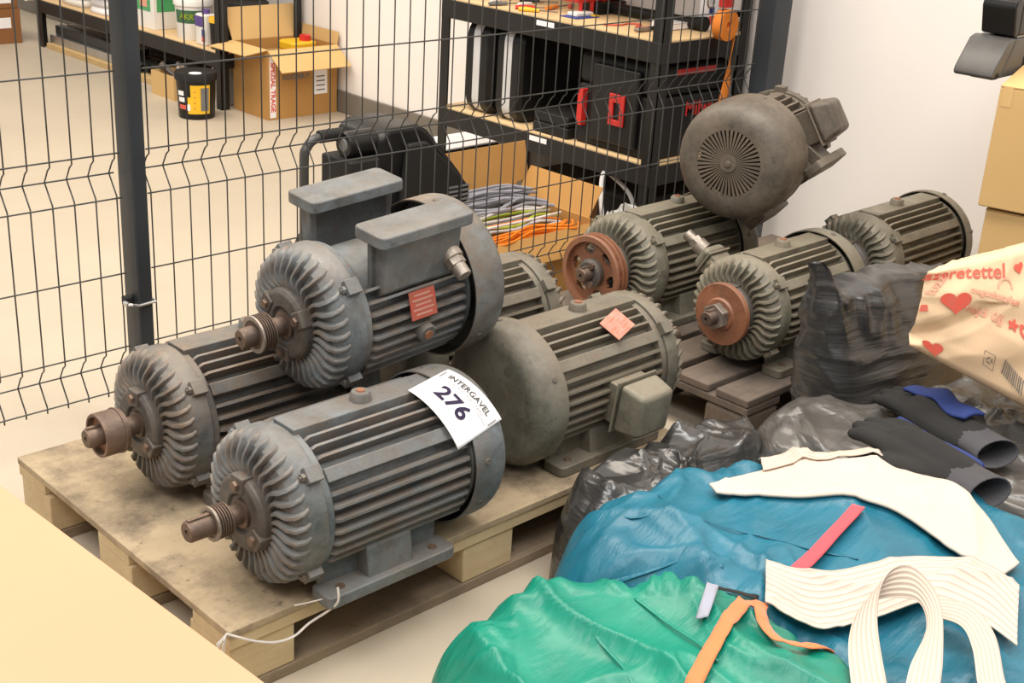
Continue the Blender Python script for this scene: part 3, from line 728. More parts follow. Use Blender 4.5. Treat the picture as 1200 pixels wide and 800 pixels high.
o = ribbon('support_belt', [(1.80, 1.262), (1.948, 1.238), (2.074, 1.128), (2.113, 1.003), (2.083, .865), (2.003, .752)], [(1.785, 1.235), (1.861, 1.117), (1.922, 1.03), (1.947, .915), (1.925, .82), (1.895, .74)], M['cream'], None, .009, 14, 24, .0002, .005)
tag(o, 'broad smooth cream support belt curving across the blue fabric', 'belt', 'cream elastic belts')
o = ribbon('elastic_belt', [(1.985, 1.285), (2.06, 1.235), (2.15, 1.185), (2.18, 1.13)], [(1.93, 1.235), (2.0, 1.19), (2.085, 1.12), (2.12, 1.06)], M['creamline'], None, .015, 14, 60, .0, .003)
tag(o, 'short ribbed cream elastic end poking out behind the broad belt', 'belt', 'cream elastic belts')
o = ribbon('elastic_belt', [(1.627, 1.011), (1.666, .947), (1.759, .892), (1.842, .846), (1.906, .771), (1.878, .697)], [(1.54, .947), (1.578, .871), (1.653, .826), (1.737, .77), (1.754, .691), (1.742, .629)], M['creamline'], None, .019, 16, 60, .0, .003)
tag(o, 'straight ribbed cream elastic belt lying across the blue fabric', 'belt', 'cream elastic belts')
o = strip('elastic_belt', [(1.44, .70, .335), (1.535, .775, .355), (1.60, .80, .385), (1.645, .765, .395), (1.625, .715, .375), (1.545, .675, .345), (1.45, .63, .335)], .026, M['creamfine'], None, 0, 40, .003,
          [(1, -.6, .3), (1, -.4, .6), (.6, -.2, 1), (.5, .6, .8), (.8, .2, .5), (1, -.6, .3), (1, -.6, .2)])
tag(o, 'looped end of cream elastic curling up at the bottom of the picture', 'belt', 'cream elastic belts')
o = strip('elastic_belt', [(1.70, .755, .335), (1.70, .70, .35), (1.665, .65, .345), (1.60, .60, .33), (1.54, .55, .33)], .022, M['creamfine'], None, 0, 40, .003, [(1, .6, .1), (1, .2, .4), (1, -.3, .3), (1, -.5, .1), (1, -.5, 0)])
tag(o, 'twisted narrow cream strap hanging from the ribbed belt at lower right', 'belt', 'cream elastic belts')
# ribbons and seams on the garments
reparent(strip('ribbon', [(1.90, 1.01), (1.80, .995), (1.72, .98), (1.62, .962)], .012, M['redstrap'], None, .008), tb)['label'] = 'coral red ribbon'
for C in ([(1.55, 1.33), (1.62, 1.22), (1.70, 1.12), (1.75, 1.0), (1.78, .93)], [(1.47, 1.22), (1.55, 1.12), (1.58, 1.06)], [(1.70, 1.30), (1.66, 1.24), (1.64, 1.16)]):
    reparent(strip('seam', C, .0022, M['bluecloth'], None, -.002), tb)
og = reparent(strip('ribbon', [(1.22, .855), (1.30, .885), (1.40, .92), (1.50, .955), (1.545, .955)], .012, M['orstrap'], None, .008), tg); og['label'] = 'orange ribbon'
og = reparent(strip('ribbon', [(1.545, .955), (1.50, .93), (1.455, .89), (1.425, .845), (1.45, .82), (1.50, .80)], .010, M['orstrap'], None, .010), tg); og['label'] = 'orange ribbon loop'
og = reparent(strip('zip_pull_ribbon', [(1.51, 1.03), (1.46, .995), (1.385, .955)], .009, M['greystrap'], None, .010), tg)
for C in ([(1.44, 1.18), (1.50, 1.10), (1.53, 1.03), (1.56, .96)], [(1.24, 1.30), (1.28, 1.15), (1.25, 1.0), (1.20, .9)], [(1.38, 1.08), (1.36, .98), (1.33, .88)]):
    reparent(strip('seam', C, .0022, M['greencloth'], None, -.002), tg)
reparent(strip('zipper', [(1.42, 1.20), (1.48, 1.13), (1.52, 1.05), (1.555, .97)], .005, M['glove'], None, .005), tg)

# tall bin bag
def tall_bag(cx, cy, a, bb, hgt, label):
    b = MB(); nA, nZ = 160, 70
    def fn(i, j):
        t = j / (nZ - 1); th = 2 * PI * i / nA; e = 2 / 3.0
        c, s = math.cos(th), math.sin(th)
        A = a * (1 - .03 * abs(t - .5)); B = bb * (1 - .72 * max(0, (t - .45) / .55) ** 1.7)
        if t < .12: A *= .9 + .1 * (t / .12) ** .5; B *= .85 + .15 * (t / .12) ** .5
        u = abs(c) ** e * (1 if c > 0 else -1); v = abs(s) ** e * (1 if s > 0 else -1)
        x, y = A * u, B * v
        zt = hgt + .085 * math.exp(-((u + 1) / .13) ** 2) - .015 * math.exp(-((u + .55) / .2) ** 2) - .05 * max(0, u) + .012 * noise.noise(Vector((u * 4, v, 3)))
        z = zt * t
        w = max(0, ridged(u * .9 + 3, z * 17 + u * .6, 4)) ** 4 * .006 + noise.noise(Vector((u * 1.5, v * 1.5, z * 4))) * .012 + max(0, ridged(u * 2, v * 2 + 2, z * 9)) ** 3 * .006
        if t > .7: w += max(0, ridged(u * 5, v * 2, z * 7 + 5)) ** 2 * .022 * (t - .7) / .3
        n = Vector((c, s * 1.3)); return (cx + x + n.x * w - .10 * t + .045, cy + y + n.y * w, max(.002, z))
    b.grid(nA, nZ, fn, True); m = (nZ - 1) * nA
    b.f.append(tuple(reversed(range(nA))))
    for k in range(nA // 2 - 1): b.f.append((m + k, m + k + 1, m + nA - 2 - k, m + nA - 1 - k)) if k else b.f.append((m, m + 1, m + nA - 1))
    o = part('bin_bag', b, M['bag3'], ang=180); tag(o, label, 'bin bag', 'black bin bags'); return o
tall_bag(2.765, 1.475, .305, .115, .475, 'tall full black bin bag standing between the motors and the printed paper bag')

# work gloves
def glove(label, base, heading, mirror, palm_up, lean=0):
    t = thing('work_glove', label, 'glove', base, (rad(lean), 0, heading), 'work gloves'); t.scale = (1.18, 1.18, 1.0)
    s = -1 if mirror else 1
    b = MB()
    def cap(pts, r): b.tube(pts, r, 12); [b.rev([(-rr * math.cos(k * PI / 6), max(.0005, rr * math.sin(k * PI / 6))) for k in range(7)], 12, o=p) for p, rr in ((pts[0], r[0]), (pts[-1], r[-1]))]
    # x along the fingers, y across
    for dx in range(5):
        pass
    cap([(-.02, 0, .026), (.05, 0, .03), (.10, 0, .028)], [.036, .04, .036])
    cap([(-.02, .022, .024), (.09, .026, .024)], [.03, .03]); cap([(-.02, -.022, .024), (.09, -.026, .024)], [.03, .03])
    for k, (y, L) in enumerate(((-.039, .065), (-.013, .08), (.013, .076), (.037, .056))):
        cap([(.085, y * .95, .024), (.12, y * 1.05, .03), (.12 + L * .6, y * 1.12, .027), (.12 + L, y * 1.15, .018)], [.017, .0165, .0155, .0125])
    cap([(.0, -s * .035, .022), (.05, -s * .068, .026), (.092, -s * .076, .022)], [.02, .018, .0145])
    o = part('glove_shell', b, M['glove'], t, ang=180)
    m = o.modifiers.new('r', 'REMESH'); m.mode = 'VOXEL'; m.voxel_size = .0042; m.use_smooth_shade = True
    m = o.modifiers.new('s', 'SMOOTH'); m.factor = .6; m.iterations = 6
    # blue panel laid over one side
    p = MB()
    if palm_up:
        p.grid(9, 14, lambda i, j: (-.01 + .16 * j / 13, -.03 + .045 * i / 8 + .006 * math.sin(j * .5), .0725 - .35 * ((i / 8 - .4) ** 2) * .05 - max(0, j / 13 - .6) * .045 + .004 * math.sin(j * .9 + i * .3)))
    else:
        p.grid(6, 14, lambda i, j: (-.02 + .19 * j / 13, s * (.052 + .004 * math.sin(j * .6) - max(0, j / 13 - .7) * .02), .006 + .034 * i / 5))
    q = part('blue_panel', p, M['gblue'], t, ang=180, label='blue fabric panel'); mm = q.modifiers.new('s', 'SOLIDIFY'); mm.thickness = .008; mm.offset = 0
    # cuff: open ribbed tube
    c = MB(); nA = 48
    prof = [(-.015, 1.0), (-.04, .93), (-.06, .95), (-.085, 1.02), (-.088, .98), (-.085, .90), (-.05, .84), (-.02, .84)]
    c.grid(nA, len(prof), lambda i, j: (prof[j][0] + .006 * math.sin(i / nA * 2 * PI), math.cos(2 * PI * i / nA) * .046 * prof[j][1] * (1 + (.03 if i % 2 else 0)), .030 + math.sin(2 * PI * i / nA) * .027 * prof[j][1] * (1 + (.03 if i % 2 else 0))), True)
    part('knit_cuff', c, M['cuff'], t, ang=180, label='grey knitted cuff')
    return t
glove('black work glove with the blue palm panel turned up, lying behind the other', (2.405, 1.075, .268), math.atan2(.26, .10), False, True)
glove('black work glove in front with a blue side seam, cuff hanging over the cream belt', (2.175, .985, .295), math.atan2(.30, .085), True, False)

# ------------------------------------------------------------------ paper bag
def paper_bag():
    t = thing('paper_bag', 'kraft paper carrier bag printed with red hearts and words, lying on the bin bags', 'paper bag', (2.5, 1.15, .3))
    inv = t.location
    T0, T1 = Vector((2.345, 1.185, .63)), Vector((2.70, 1.02, .70)); B0, B1 = Vector((2.325, 1.185, .475)), Vector((2.64, .86, .265))
    off = Vector((.195, .05, -.03))
    def face(u, v, dep=0):
        p = T0.lerp(T1, u).lerp(B0.lerp(B1, u), v)
        n = Vector((-.62, -.72, .32)).normalized()
        bul = .022 * math.sin(PI * min(1, max(0, u)) * .9 + .15) * math.sin(PI * v) + .008 * noise.noise(Vector((u * 5, v * 5, 1))) + .006 * ridged(u * 4 + 1, v * 3 + u * 2, 2)
        # crease fold near the bottom edge of the bag
        bul += -.014 * max(0, 1 - abs(u * 1.2 + (v - .62) * .9 - .2) / .12) * (1 if v > .35 else 0)
        e = min(u, v, 1 - v); bul -= .012 * max(0, 1 - e / .05) ** 2
        return p + n * bul
    b = MB(); n1, n2 = 100, 70
    b.grid(n1, n2, lambda i, j: face(i / (n1 - 1), j / (n2 - 1)) - inv)
    # other sides: back, top, bottom, left gusset, right end
    def back(u, v): return T0.lerp(T1, u).lerp(B0.lerp(B1, u), v) + off + Vector((.01, .01, 0)) * noise.noise(Vector((u * 4, v * 4, 5)))
    def strip_(fa, fb, n, m=8):
        b.grid(n, m, lambda i, j: fa(i / (n - 1)).lerp(fb(i / (n - 1)), j / (m - 1)) - inv + Vector((0, 0, .006 * noise.noise(Vector((i * .3, j * .5, 9))))) * (1 if 0 < j < m - 1 else 0))
    b.grid(n1, n2, lambda i, j: back(i / (n1 - 1), j / (n2 - 1)) - inv)
    strip_(lambda u: face(u, 0), lambda u: back(u, 0), n1); strip_(lambda u: face(u, 1), lambda u: back(u, 1), n1)
    strip_(lambda v: face(0, v), lambda v: back(0, v), n2); strip_(lambda v: face(1, v), lambda v: back(1, v), n2)
    me = b.mesh('bag_body', 60)
    bm = bmesh.new(); bm.from_mesh(me); bmesh.ops.remove_doubles(bm, verts=bm.verts[:], dist=.0006); bmesh.ops.recalc_face_normals(bm, faces=bm.faces[:]); bm.to_mesh(me); bm.free()
    me.polygons.foreach_set('use_smooth', [True] * len(me.polygons)); me.set_sharp_from_angle(angle=rad(60))
    body = link('bag_body', me, M['kraft'], t)
    W, Hh = .385, .26
    def S(u, v): 
        p = face(u, v); n = (face(u + .01, v) - p).cross(face(u, v + .01) - p).normalized()
        if n.dot(Vector((-.6, -.7, .3))) < 0: n = -n
        return p + n * .0022 - inv
    def tx(body_, size, u0, v0, ang, mat, nm='printed_word'):
        q = MB(); ca, sa = math.cos(rad(ang)), math.sin(rad(ang))
        vs, fs = text_mesh(body_, size, 'CENTER', 0, .0006)
        q.add([S(u0 + (ca * v[0] - sa * v[1]) / W, v0 - (sa * v[0] + ca * v[1]) / Hh) for v in vs], fs); part(nm, q, M[mat], body)
    def shape(pts, u0, v0, mat, nm, ang=0):
        ca, sa = math.cos(rad(ang)), math.sin(rad(ang)); q = MB(); q.add([S(u0 + (ca * x - sa * y) / W, v0 - (sa * x + ca * y) / Hh) for x, y in pts], [tuple(range(len(pts)))]); part(nm, q, M[mat], body)
    heart = lambda s: [(s * .0625 * 16 * math.sin(k * PI / 16) ** 3, s * .0625 * (13 * math.cos(k * PI / 16) - 5 * math.cos(k * PI / 8) - 2 * math.cos(3 * k * PI / 16) - math.cos(k * PI / 4))) for k in range(32)]
    tx('szeretettel', .040, .215, .10, -6, 'redink'); tx('tozz', .034, .055, .20, 62, 'redfade')
    shape(heart(.031), .165, .37, 'redink', 'printed_heart', 4)
    tx('majd újj', .026, .32, .44, -14, 'redfade'); tx('megunhatatlan', .018, .37, .30, -14, 'redfade')
    tx('nyuszi', .024, .60, .22, 60, 'redfade'); tx('váll', .034, .66, .40, 62, 'redink'); tx('mosoly', .024, .66, .05, 14, 'redink')
    shape(heart(.011), .52, .12, 'redink', 'printed_heart', 10)
    shape([(.009 * (1 + .35 * math.cos(5 * k * PI / 15)) * math.cos(k * PI / 15), .009 * (1 + .35 * math.cos(5 * k * PI / 15)) * math.sin(k * PI / 15)) for k in range(30)], .475, .50, 'redink', 'printed_flower')
    q = MB(); ring = [(.017 * math.cos(k * PI / 14 - .3), .017 * math.sin(k * PI / 14 - .3)) for k in range(17)]
    for k in range(16):
        a, c = ring[k], ring[k + 1]; q.add([S(.43 + a[0] / W, .24 - a[1] / Hh), S(.43 + c[0] / W, .24 - c[1] / Hh), S(.43 + c[0] * .8 / W, .24 - c[1] * .8 / Hh), S(.43 + a[0] * .8 / W, .24 - a[1] * .8 / Hh)], [(0, 1, 2, 3)])
    part('printed_headphones', q, M['redfade'], body)
    for k in range(4):
        u0 = .54 + k * .055; v0 = .54 + k * .05; q = MB(); n = 12
        o_ = [(-.0105, .0105), (.0105, .0105), (.0105, -.0105), (-.0105, -.0105)]
        for m in range(n):
            a0, a1 = 2 * PI * m / n, 2 * PI * (m + 1) / n
            def sq(a): 
                c, s = math.cos(a), math.sin(a); r = .0115 / max(abs(c), abs(s)); return (r * c, r * s)
            pts = [sq(a0), sq(a1), (.007 * math.cos(a1), .007 * math.sin(a1)), (.007 * math.cos(a0), .007 * math.sin(a0))]
            q.add([S(u0 + x / W, v0 - (y - x * .5) / Hh) for x, y in pts], [(0, 1, 2, 3)])
        part('printed_chain', q, M['redink'], body)
    shape(heart(.02), .10, .90, 'redink', 'printed_heart', 20)
    shape([(-.006, -.012), (.006, -.008), (.004, .012), (-.005, .01)], .02, .48, 'redink', 'printed_mark')
    # barcode and recycling mark
    for k in range(11): shape([(-.0009 - .0006 * (k % 3 == 0), -.014), (.0009, -.014), (.0009, .014), (-.0009 - .0006 * (k % 3 == 0), .014)], .44 + k * .0098, .80 + k * .009, 'inkgrey', 'barcode_bar', -8)
    q = MB()
    for (x0, x1, y0, y1) in ((-.011, .011, .014, .015), (-.011, .011, -.015, -.014), (-.011, -.01, -.015, .015), (.01, .011, -.015, .015)):
        q.add([S(.36 + x / W, .80 - (y - x * .2) / Hh) for x, y in ((x0, y0), (x1, y0), (x1, y1), (x0, y1))], [(0, 1, 2, 3)])
    part('mark_frame', q, M['inkgrey'], body)
    for k in range(3):
        a = rad(90 + 120 * k); a2 = rad(90 + 120 * k + 85); q = MB(); q.add([S(.36 + .008 * r * math.cos(x) / W, .80 - .008 * r * math.sin(x) / Hh) for r, x in ((1, a), (1, a2), (.6, a2), (.6, a))], [(0, 1, 2, 3)]); part('recycling_arrow', q, M['inkgrey'], body)
paper_bag()

# ------------------------------------------------------------------ box stack at the right
def carton(label, x, y, z, sx, sy, sz, yawd, mat, tape=True, group='cardboard boxes at the right', lift=0):
    t = thing('cardboard_box', label, 'cardboard box', (x, y, z), (0, 0, rad(yawd)), group)
    part('box_body', MB().box2((0, -sy, 0), (sx, 0, sz - .004)), M[mat], t, .004)
    f = part('lid_flap', MB().box2((0, -sy, 0), (sx / 2 - .001, 0, .004)), M[mat], t, .001); f.location = (0, 0, sz - .004); f.rotation_euler = (0, rad(-lift), 0)
    part('lid_flap', MB().box2((sx / 2 + .001, -sy, sz - .004), (sx, 0, sz)), M[mat], t, .001)
    if tape: part('packing_tape', MB().box2((-.0008, -.033, sz - .05), (0, -.008, sz - .002)), M['cardl'], t); 
    return t
carton('closed cardboard box on top of the stack at the right, under black plastic trims', 3.10, 1.47, .575, .5, .5, .305, 12, 'cardl', lift=8)
carton('cardboard box in the middle of the stack at the right, above the printed paper bag', 3.12, 1.455, .288, .5, .5, .28, 10, 'cardl', False)
carton('lowest cardboard box of the stack at the right, behind the tall bin bag', 3.11, 1.46, 0, .5, .5, .287, 11, 'cardl', False)
def trim_piece(label, loc, yawd, body, capp, w, mat, strip=None):
    t = thing('plastic_trim', label, 'plastic trim', loc, (0, 0, rad(yawd)), 'black plastic trims')
    part('shell', MB().prism(body, -w / 2, w / 2, 'y'), M[mat], t, .006)
    part('end_cap', MB().prism(capp, -w / 2 - .002, w / 2 + .002, 'y'), M[mat], t, .006)
    part('slot', MB().box((.22, -w / 2 - .0005, .03), (.09, .003, .03)), M['void'], t, .001)
    part('clip', MB().box((.075, 0, -.001), (.03, w * .6, .014)), M['black'], t, .002)
    if strip: part('top_strip', MB().box2((.13, -w * .42, strip), (.55, w * .42, strip + .003)), M['white'], t)
    return t
M['trimgrey'] = simple('scuffed_grey_plastic', (.085, .08, .074), (.06, .056, .052), .45, sc=12)
trim_piece('grey plastic trim with a slanted end cap poking out behind the top cardboard box', (3.10, 1.55, .884), 3, [(.05, 0), (.112, .095), (.62, .095), (.62, 0)], [(0, .006), (.004, .022), (.062, .090), (.085, .097), (.108, .095), (.046, 0), (.03, .014), (.012, 0)], .10, 'trimgrey', .095)
trim_piece('black plastic trim with a cut-off end, uppermost above the cardboard stack', (3.165, 1.545, .985), 3, [(.05, .0), (.046, .075), (.08, .09), (.60, .08), (.60, 0)], [(.022, 0), (.0, .07), (.006, .088), (.03, .094), (.044, .076), (.048, 0)], .085, 'black')

# foreground carton, lower left
t = thing('cardboard_box', 'big pale cardboard box top in the near left corner', 'cardboard box', (.60, 1.2, 0), (0, 0, rad(3.2)))
part('box_body', MB().box2((-.75, -.8, 0), (0, .62, .596)), M['cardpale'], t, .004)
part('lid_flap', MB().box2((-.374, -.8, .596), (0, .62, .601)), M['cardpale'], t, .0015)
part('lid_flap', MB().box2((-.75, -.8, .596), (-.376, .62, .601)), M['cardpale'], t, .0015)

# string and hook
pts = [(1.157, 1.546, .19), (1.155, 1.542, .165), (1.150, 1.56, .14), (1.125, 1.585, .11), (1.097, 1.59, .093), (1.06, 1.592, .096), (1.02, 1.594, .115), (.987, 1.596, .137), (.968, 1.598, .150)]
b = MB(); b.tube(spline(pts, 5, False), .0022, 6)
for k in range(9): b.tube([(.968, 1.598, .150), (.955 + random.uniform(-.012, .012), 1.592, .145 - random.uniform(0, .03))], .0009, 4)
b.tube(spline([(1.105, 1.60, .147), (1.13, 1.585, .152), (1.155, 1.56, .165)], 4, False), .0014, 5)
tag(part('string', b, M['string']), 'white string tied from the front motor foot to the pallet corner', 'string')
b = MB(); b.tube([(1.775 + .014 * math.cos(a), 1.588, .042 + .026 * math.sin(a)) for a in [k * PI / 8 for k in range(17)]], .006, 8)
b.box((1.775, 1.588, .014), (.034, .016, .016))
tag(part('strap_hook', b, M['yellow'], bevel=.002), 'small yellow hook by the pallet edge next to the crumpled bag', 'hook')

# ------------------------------------------------------------------ racks behind the fence
def rack(label, y0, y1, zs, x0=3.40, x1=3.87, top=1.9, name='shelf_rack'):
    t = thing(name, label, 'shelf rack', ((x0 + x1) / 2, (y0 + y1) / 2, 0), group='black shelf racks')
    ox, oy = (x0 + x1) / 2, (y0 + y1) / 2; dx, dy = (x1 - x0) / 2, (y1 - y0) / 2
    for sx in (-1, 1):
        for sy in (-1, 1):
            b = MB(); b.box2((sx * dx, sy * dy, 0), (sx * (dx - .003), sy * (dy - .045), top)); b.box2((sx * dx, sy * dy, 0), (sx * (dx - .045), sy * (dy - .003), top))
            part('upright', b, M['post2'], t)
    for z in zs:
        part('shelf_board', MB().box2((-dx + .004, -dy + .004, z - .012), (dx - .004, dy - .004, z)), M['osb'], t, .001)
        for s in (-1, 1):
            part('shelf_beam', MB().box2((s * (dx + .002), -dy, z - .075), (s * (dx - .022), dy, z - .006)), M['post2'], t, .002)
            part('shelf_beam', MB().box2((-dx, s * (dy + .002), z - .075), (dx, s * (dy - .022), z - .006)), M['post2'], t, .002)
        part('price_strip', MB().box2((-dx - .0035, -dy * .1, z - .03), (-dx - .002, dy * .06, z - .012)), M['paper'], t)
    return t
rack('black steel shelf rack holding the tool cases, right behind the fence', 2.79, 3.90, (.335, .755, 1.25, 1.75))
rack('black steel shelf rack holding tubs and buckets, far left by the wall', 5.50, 7.45, (.275, .95, 1.55))

def hard_case(label, x, y, z, L, th, hgt):
    t = thing('hard_case', label, 'tool case', (x, y, z), group='black hard cases with silver rims')
    r = .06
    for s in (-1, 1):
        P = rounded(L, hgt, r, 6, L / 2, hgt / 2); Q = rounded(L - .03, hgt - .03, r - .01, 6, L / 2, hgt / 2); n = len(P)
        b = MB(); y0 = s * .020; y1 = s * th * .38; y2 = s * th / 2
        b.add([(p[0], y0, p[1]) for p in P] + [(p[0], y1, p[1]) for p in P] + [(p[0], y2, p[1]) for p in Q], [(k, (k + 1) % n, n + (k + 1) % n, n + k) for k in range(n)] + [(n + k, n + (k + 1) % n, 2 * n + (k + 1) % n, 2 * n + k) for k in range(n)] + [tuple(range(n)), tuple(reversed(range(2 * n, 3 * n)))])
        part('shell_half', b, M['black'], t, ang=40)
    P = rounded(L + .002, hgt + .002, r, 6, L / 2, hgt / 2)
    part('silver_rim', MB().prism(P, -.021, .021, 'y'), M['rim'], t)
    part('latch', MB().box((.10, -.02, hgt + .002), (.04, .03, .012)), M['silver'], t, .002); part('latch', MB().box((L - .10, -.02, hgt + .002), (.04, .03, .012)), M['silver'], t, .002)
    part('handle', MB().tube([(L / 2 - .06, 0, hgt), (L / 2 - .055, 0, hgt + .018), (L / 2 + .055, 0, hgt + .018), (L / 2 + .06, 0, hgt)], .007, 8), M['blackm'], t)
    return t
hard_case('black hard case with a silver rim, front one of the pair on the rack', 3.43, 3.55, .335, .41, .145, .355)
hard_case('black hard case with a silver rim, rear one of the pair nearest the left upright', 3.43, 3.72, .335, .41, .145, .355)

t = thing('flat_case', 'low flat black case on the rack in front of the tall tool case', 'tool case', (3.42, 3.30, .335))
part('case_base', MB().box2((0, -.09, 0), (.40, .09, .04)), M['blackm'], t, .006); part('case_lid', MB().box2((.002, -.088, .041), (.398, .088, .08)), M['blackm'], t, .008)
t = thing('tool_case', 'tall black tool case with red latches and red lettering on the rack end', 'tool case', (3.42, 2.83, .335))
part('case_body', MB().box2((0.02, 0, 0), (.42, .36, .215)), M['blackm'], t, .012)
part('case_lid', MB().box2((.02, 0, .218), (.42, .36, .325)), M['blackm'], t, .02)
part('front_block', MB().box2((.0, .06, .03), (.03, .28, .30)), M['black'], t, .01)
part('carry_handle', MB().tube([(.22, .06, .32), (.22, .07, .345), (.22, .29, .345), (.22, .30, .32)], .012, 8), M['black'], t)
b = MB(); b.box2((-.008, .115, .10), (0, .135, .21)); b.box2((-.008, .165, .10), (0, .185, .21)); b.box2((-.008, .135, .10), (0, .165, .12)); b.box2((-.008, .135, .18), (0, .165, .21))
part('latch', b, M['red'], t, .002, label='red latch'); part('latch', MB().box2((-.008, .31, .07), (.02, .335, .20)), M['red'], t, .002, label='red latch')
part('latch', MB().box2((.012, .012, .09), (.02, .022, .17)), M['red'], t, .001, label='red latch'); part('lid_stripe', MB().box2((.12, -.0015, .29), (.34, 0, .31)), M['red'], t)
q = MB(); add_text(q, 'Milwaukee', .07, Matrix.Translation((.335, -.0012, .165)) @ Matrix.Rotation(PI / 2, 4, 'X'), .001); q.box((.30, -.0012, .125), (.12, .001, .006)); part('case_lettering', q, M['red'], t, label='red lettering Milwaukee')

# things on the upper board
t = thing('clamp_tool', 'red clamp tool with a black foot on the upper board of the rack', 'tool', (3.63, 3.36, .755))
part('foot_block', MB().box2((.0, -.06, 0), (.16, .02, .045)), M['black'], t, .006); part('red_body', MB().box2((-.10, -.05, .046), (.17, .04, .10)), M['red'], t, .01)
for x in (-.07, -.01, .05): part('red_pin', MB().cyl((x, -.04, .012), (x, -.04, .05), .008, n=10), M['red'], t)
t = thing('blister_pack', 'blue and yellow small parts pack on the upper board of the rack', 'pack', (3.54, 3.30, .755)); part('pack_card', MB().box2((-.06, -.04, 0), (.06, .04, .004)), M['bluep'], t, .001); part('pack_bubble', MB().box2((-.04, -.02, .004), (.05, .03, .018)), M['white'], t, .004); part('yellow_corner', MB().box2((.035, -.038, .004), (.058, -.015, .009)), M['yellow'], t)
random.seed(3)
for k, (x, y, m, c) in enumerate(((3.50, 3.50, 'red', 'red'), (3.56, 3.58, 'white', 'white'), (3.47, 3.62, 'grey', 'grey'), (3.60, 3.48, 'orange', 'orange'), (3.52, 3.70, 'white', 'pale'), (3.64, 3.62, 'black', 'black'), (3.46, 3.44, 'yellow', 'yellow'), (3.70, 3.50, 'redink', 'dull red'))):
    a = random.uniform(-1, 1); d = Vector((math.cos(a), math.sin(a), 0)) * .07; p = Vector((x, y, .763))
    t = thing('screwdriver', c + '-handled small hand tool among the clutter on the upper rack board', 'hand tool', p - Vector((0, 0, .008)), group='small hand tools on the upper rack board')
    part('grip', MB().tube([-d + Vector((0, 0, .008)), -d * .6 + Vector((0, 0, .009)), d * .1 + Vector((0, 0, .008))], [.007, .009, .006], 8), M[m], t); part('blade', MB().cyl(d * .1 + Vector((0, 0, .008)), d * 1.1 + Vector((0, 0, .008)), .003, n=6), M['steel'], t)
b = MB(); b.tube(spline([(3.47, 3.12, .758), (3.52, 3.09, .759), (3.58, 3.10, .758), (3.60, 3.06, .76), (3.55, 3.04, .758), (3.62, 3.0, .758)], 6, False), .003, 6); tag(part('cord', b, M['redink']), 'thin red cord on the bare upper board of the rack', 'cord')
t = thing('pliers', 'grey pliers lying near the rack corner upright on the upper board', 'pliers', (3.50, 2.97, .757)); part('jaw', MB().box2((-.03, -.012, 0), (.03, .012, .012)), M['steel'], t, .004); part('handle_grip', MB().tube([(.03, .006, .006), (.08, .014, .006), (.13, .012, .006)], .005, 6), M['blackm'], t); part('handle_grip', MB().tube([(.03, -.006, .006), (.08, -.014, .006), (.13, -.012, .006)], .005, 6), M['blackm'], t)
t = thing('torch', 'black tube tool lying across the back of the upper rack board', 'tool', (3.72, 3.14, .755)); part('tube', MB().tube([(0, -.22, .022), (0, .22, .022)], .02, 14), M['black'], t); part('tube_head', MB().tube([(0, -.22, .024), (0, -.27, .026)], [.021, .026], 14), M['blackm'], t)
t = thing('book', 'white booklet lying behind the corner upright on the upper rack board', 'book', (3.70, 2.985, .755)); part('pages', MB().box2((-.08, -.05, .002), (.08, .05, .022)), M['paper'], t, .002); part('cover', MB().box2((-.082, -.052, .022), (.082, .052, .024)), M['white'], t)
t = thing('packet', 'white packet standing on the upper board beside the orange strap roll', 'packet', (3.77, 2.90, .755)); part('packet_body', MB().box2((-.03, -.02, 0), (.03, .02, .16)), M['paper'], t, .003); part('packet_print', MB().box2((-.022, -.0212, .02), (.02, -.02, .05)), M['redink'], t); part('packet_print', MB().box2((-.022, -.0212, .06), (.005, -.02, .08)), M['bluep'], t)
t = thing('key_ring', 'steel ring hanging on the white packet by the strap roll', 'ring', (3.735, 2.868, .83)); b = MB().tube([(.018 * math.cos(a), 0, .03 + .024 * math.sin(a)) for a in [k * PI / 8 for k in range(17)]], .0035, 6); part('ring_wire', b, M['steel'], t)
t = thing('hand_grips', 'pair of black rubber hand grips on the rack end behind the strap roll', 'grips', (3.83, 2.83, .755))
for dz, dx in ((.06, .0), (.02, .01)): part('grip', MB().tube([(-.06 + dx, 0, dz + .006), (.035 + dx, -.006, dz)], .012, 12), M['black'], t)
# strap roll
t = thing('strap_roll', 'bright orange webbing strap roll hanging over the rack end, tail dangling', 'strap', (3.67, 2.772, .755))
b = MB(); turns = 6
for k in range(turns): b.rev([(-.022, .014 + k * .0065), (-.022, .0196 + k * .0065), (.012, .0196 + k * .0065), (.012, .014 + k * .0065), (-.022, .014 + k * .0065)], 28, 'y', False, False, o=(0, -.02, .045))
part('roll', b, M['orange'], t)
o = strip('tail', [(.05, -.025, .04), (.055, -.026, .0), (.05, -.026, -.08), (.045, -.026, -.16), (.03, -.024, -.25), (.012, -.024, -.32)], .017, M['orange'], None, 0, 4, .002, [(.5, .9, 0), (.6, .7, 0), (.8, .5, 0), (1, -.2, 0), (1, -.4, 0), (1, -.2, 0)]); o.parent = t
part('red_buckle', MB().box((0, -.02, .118), (.05, .03, .03)), M['red'], t, .004)

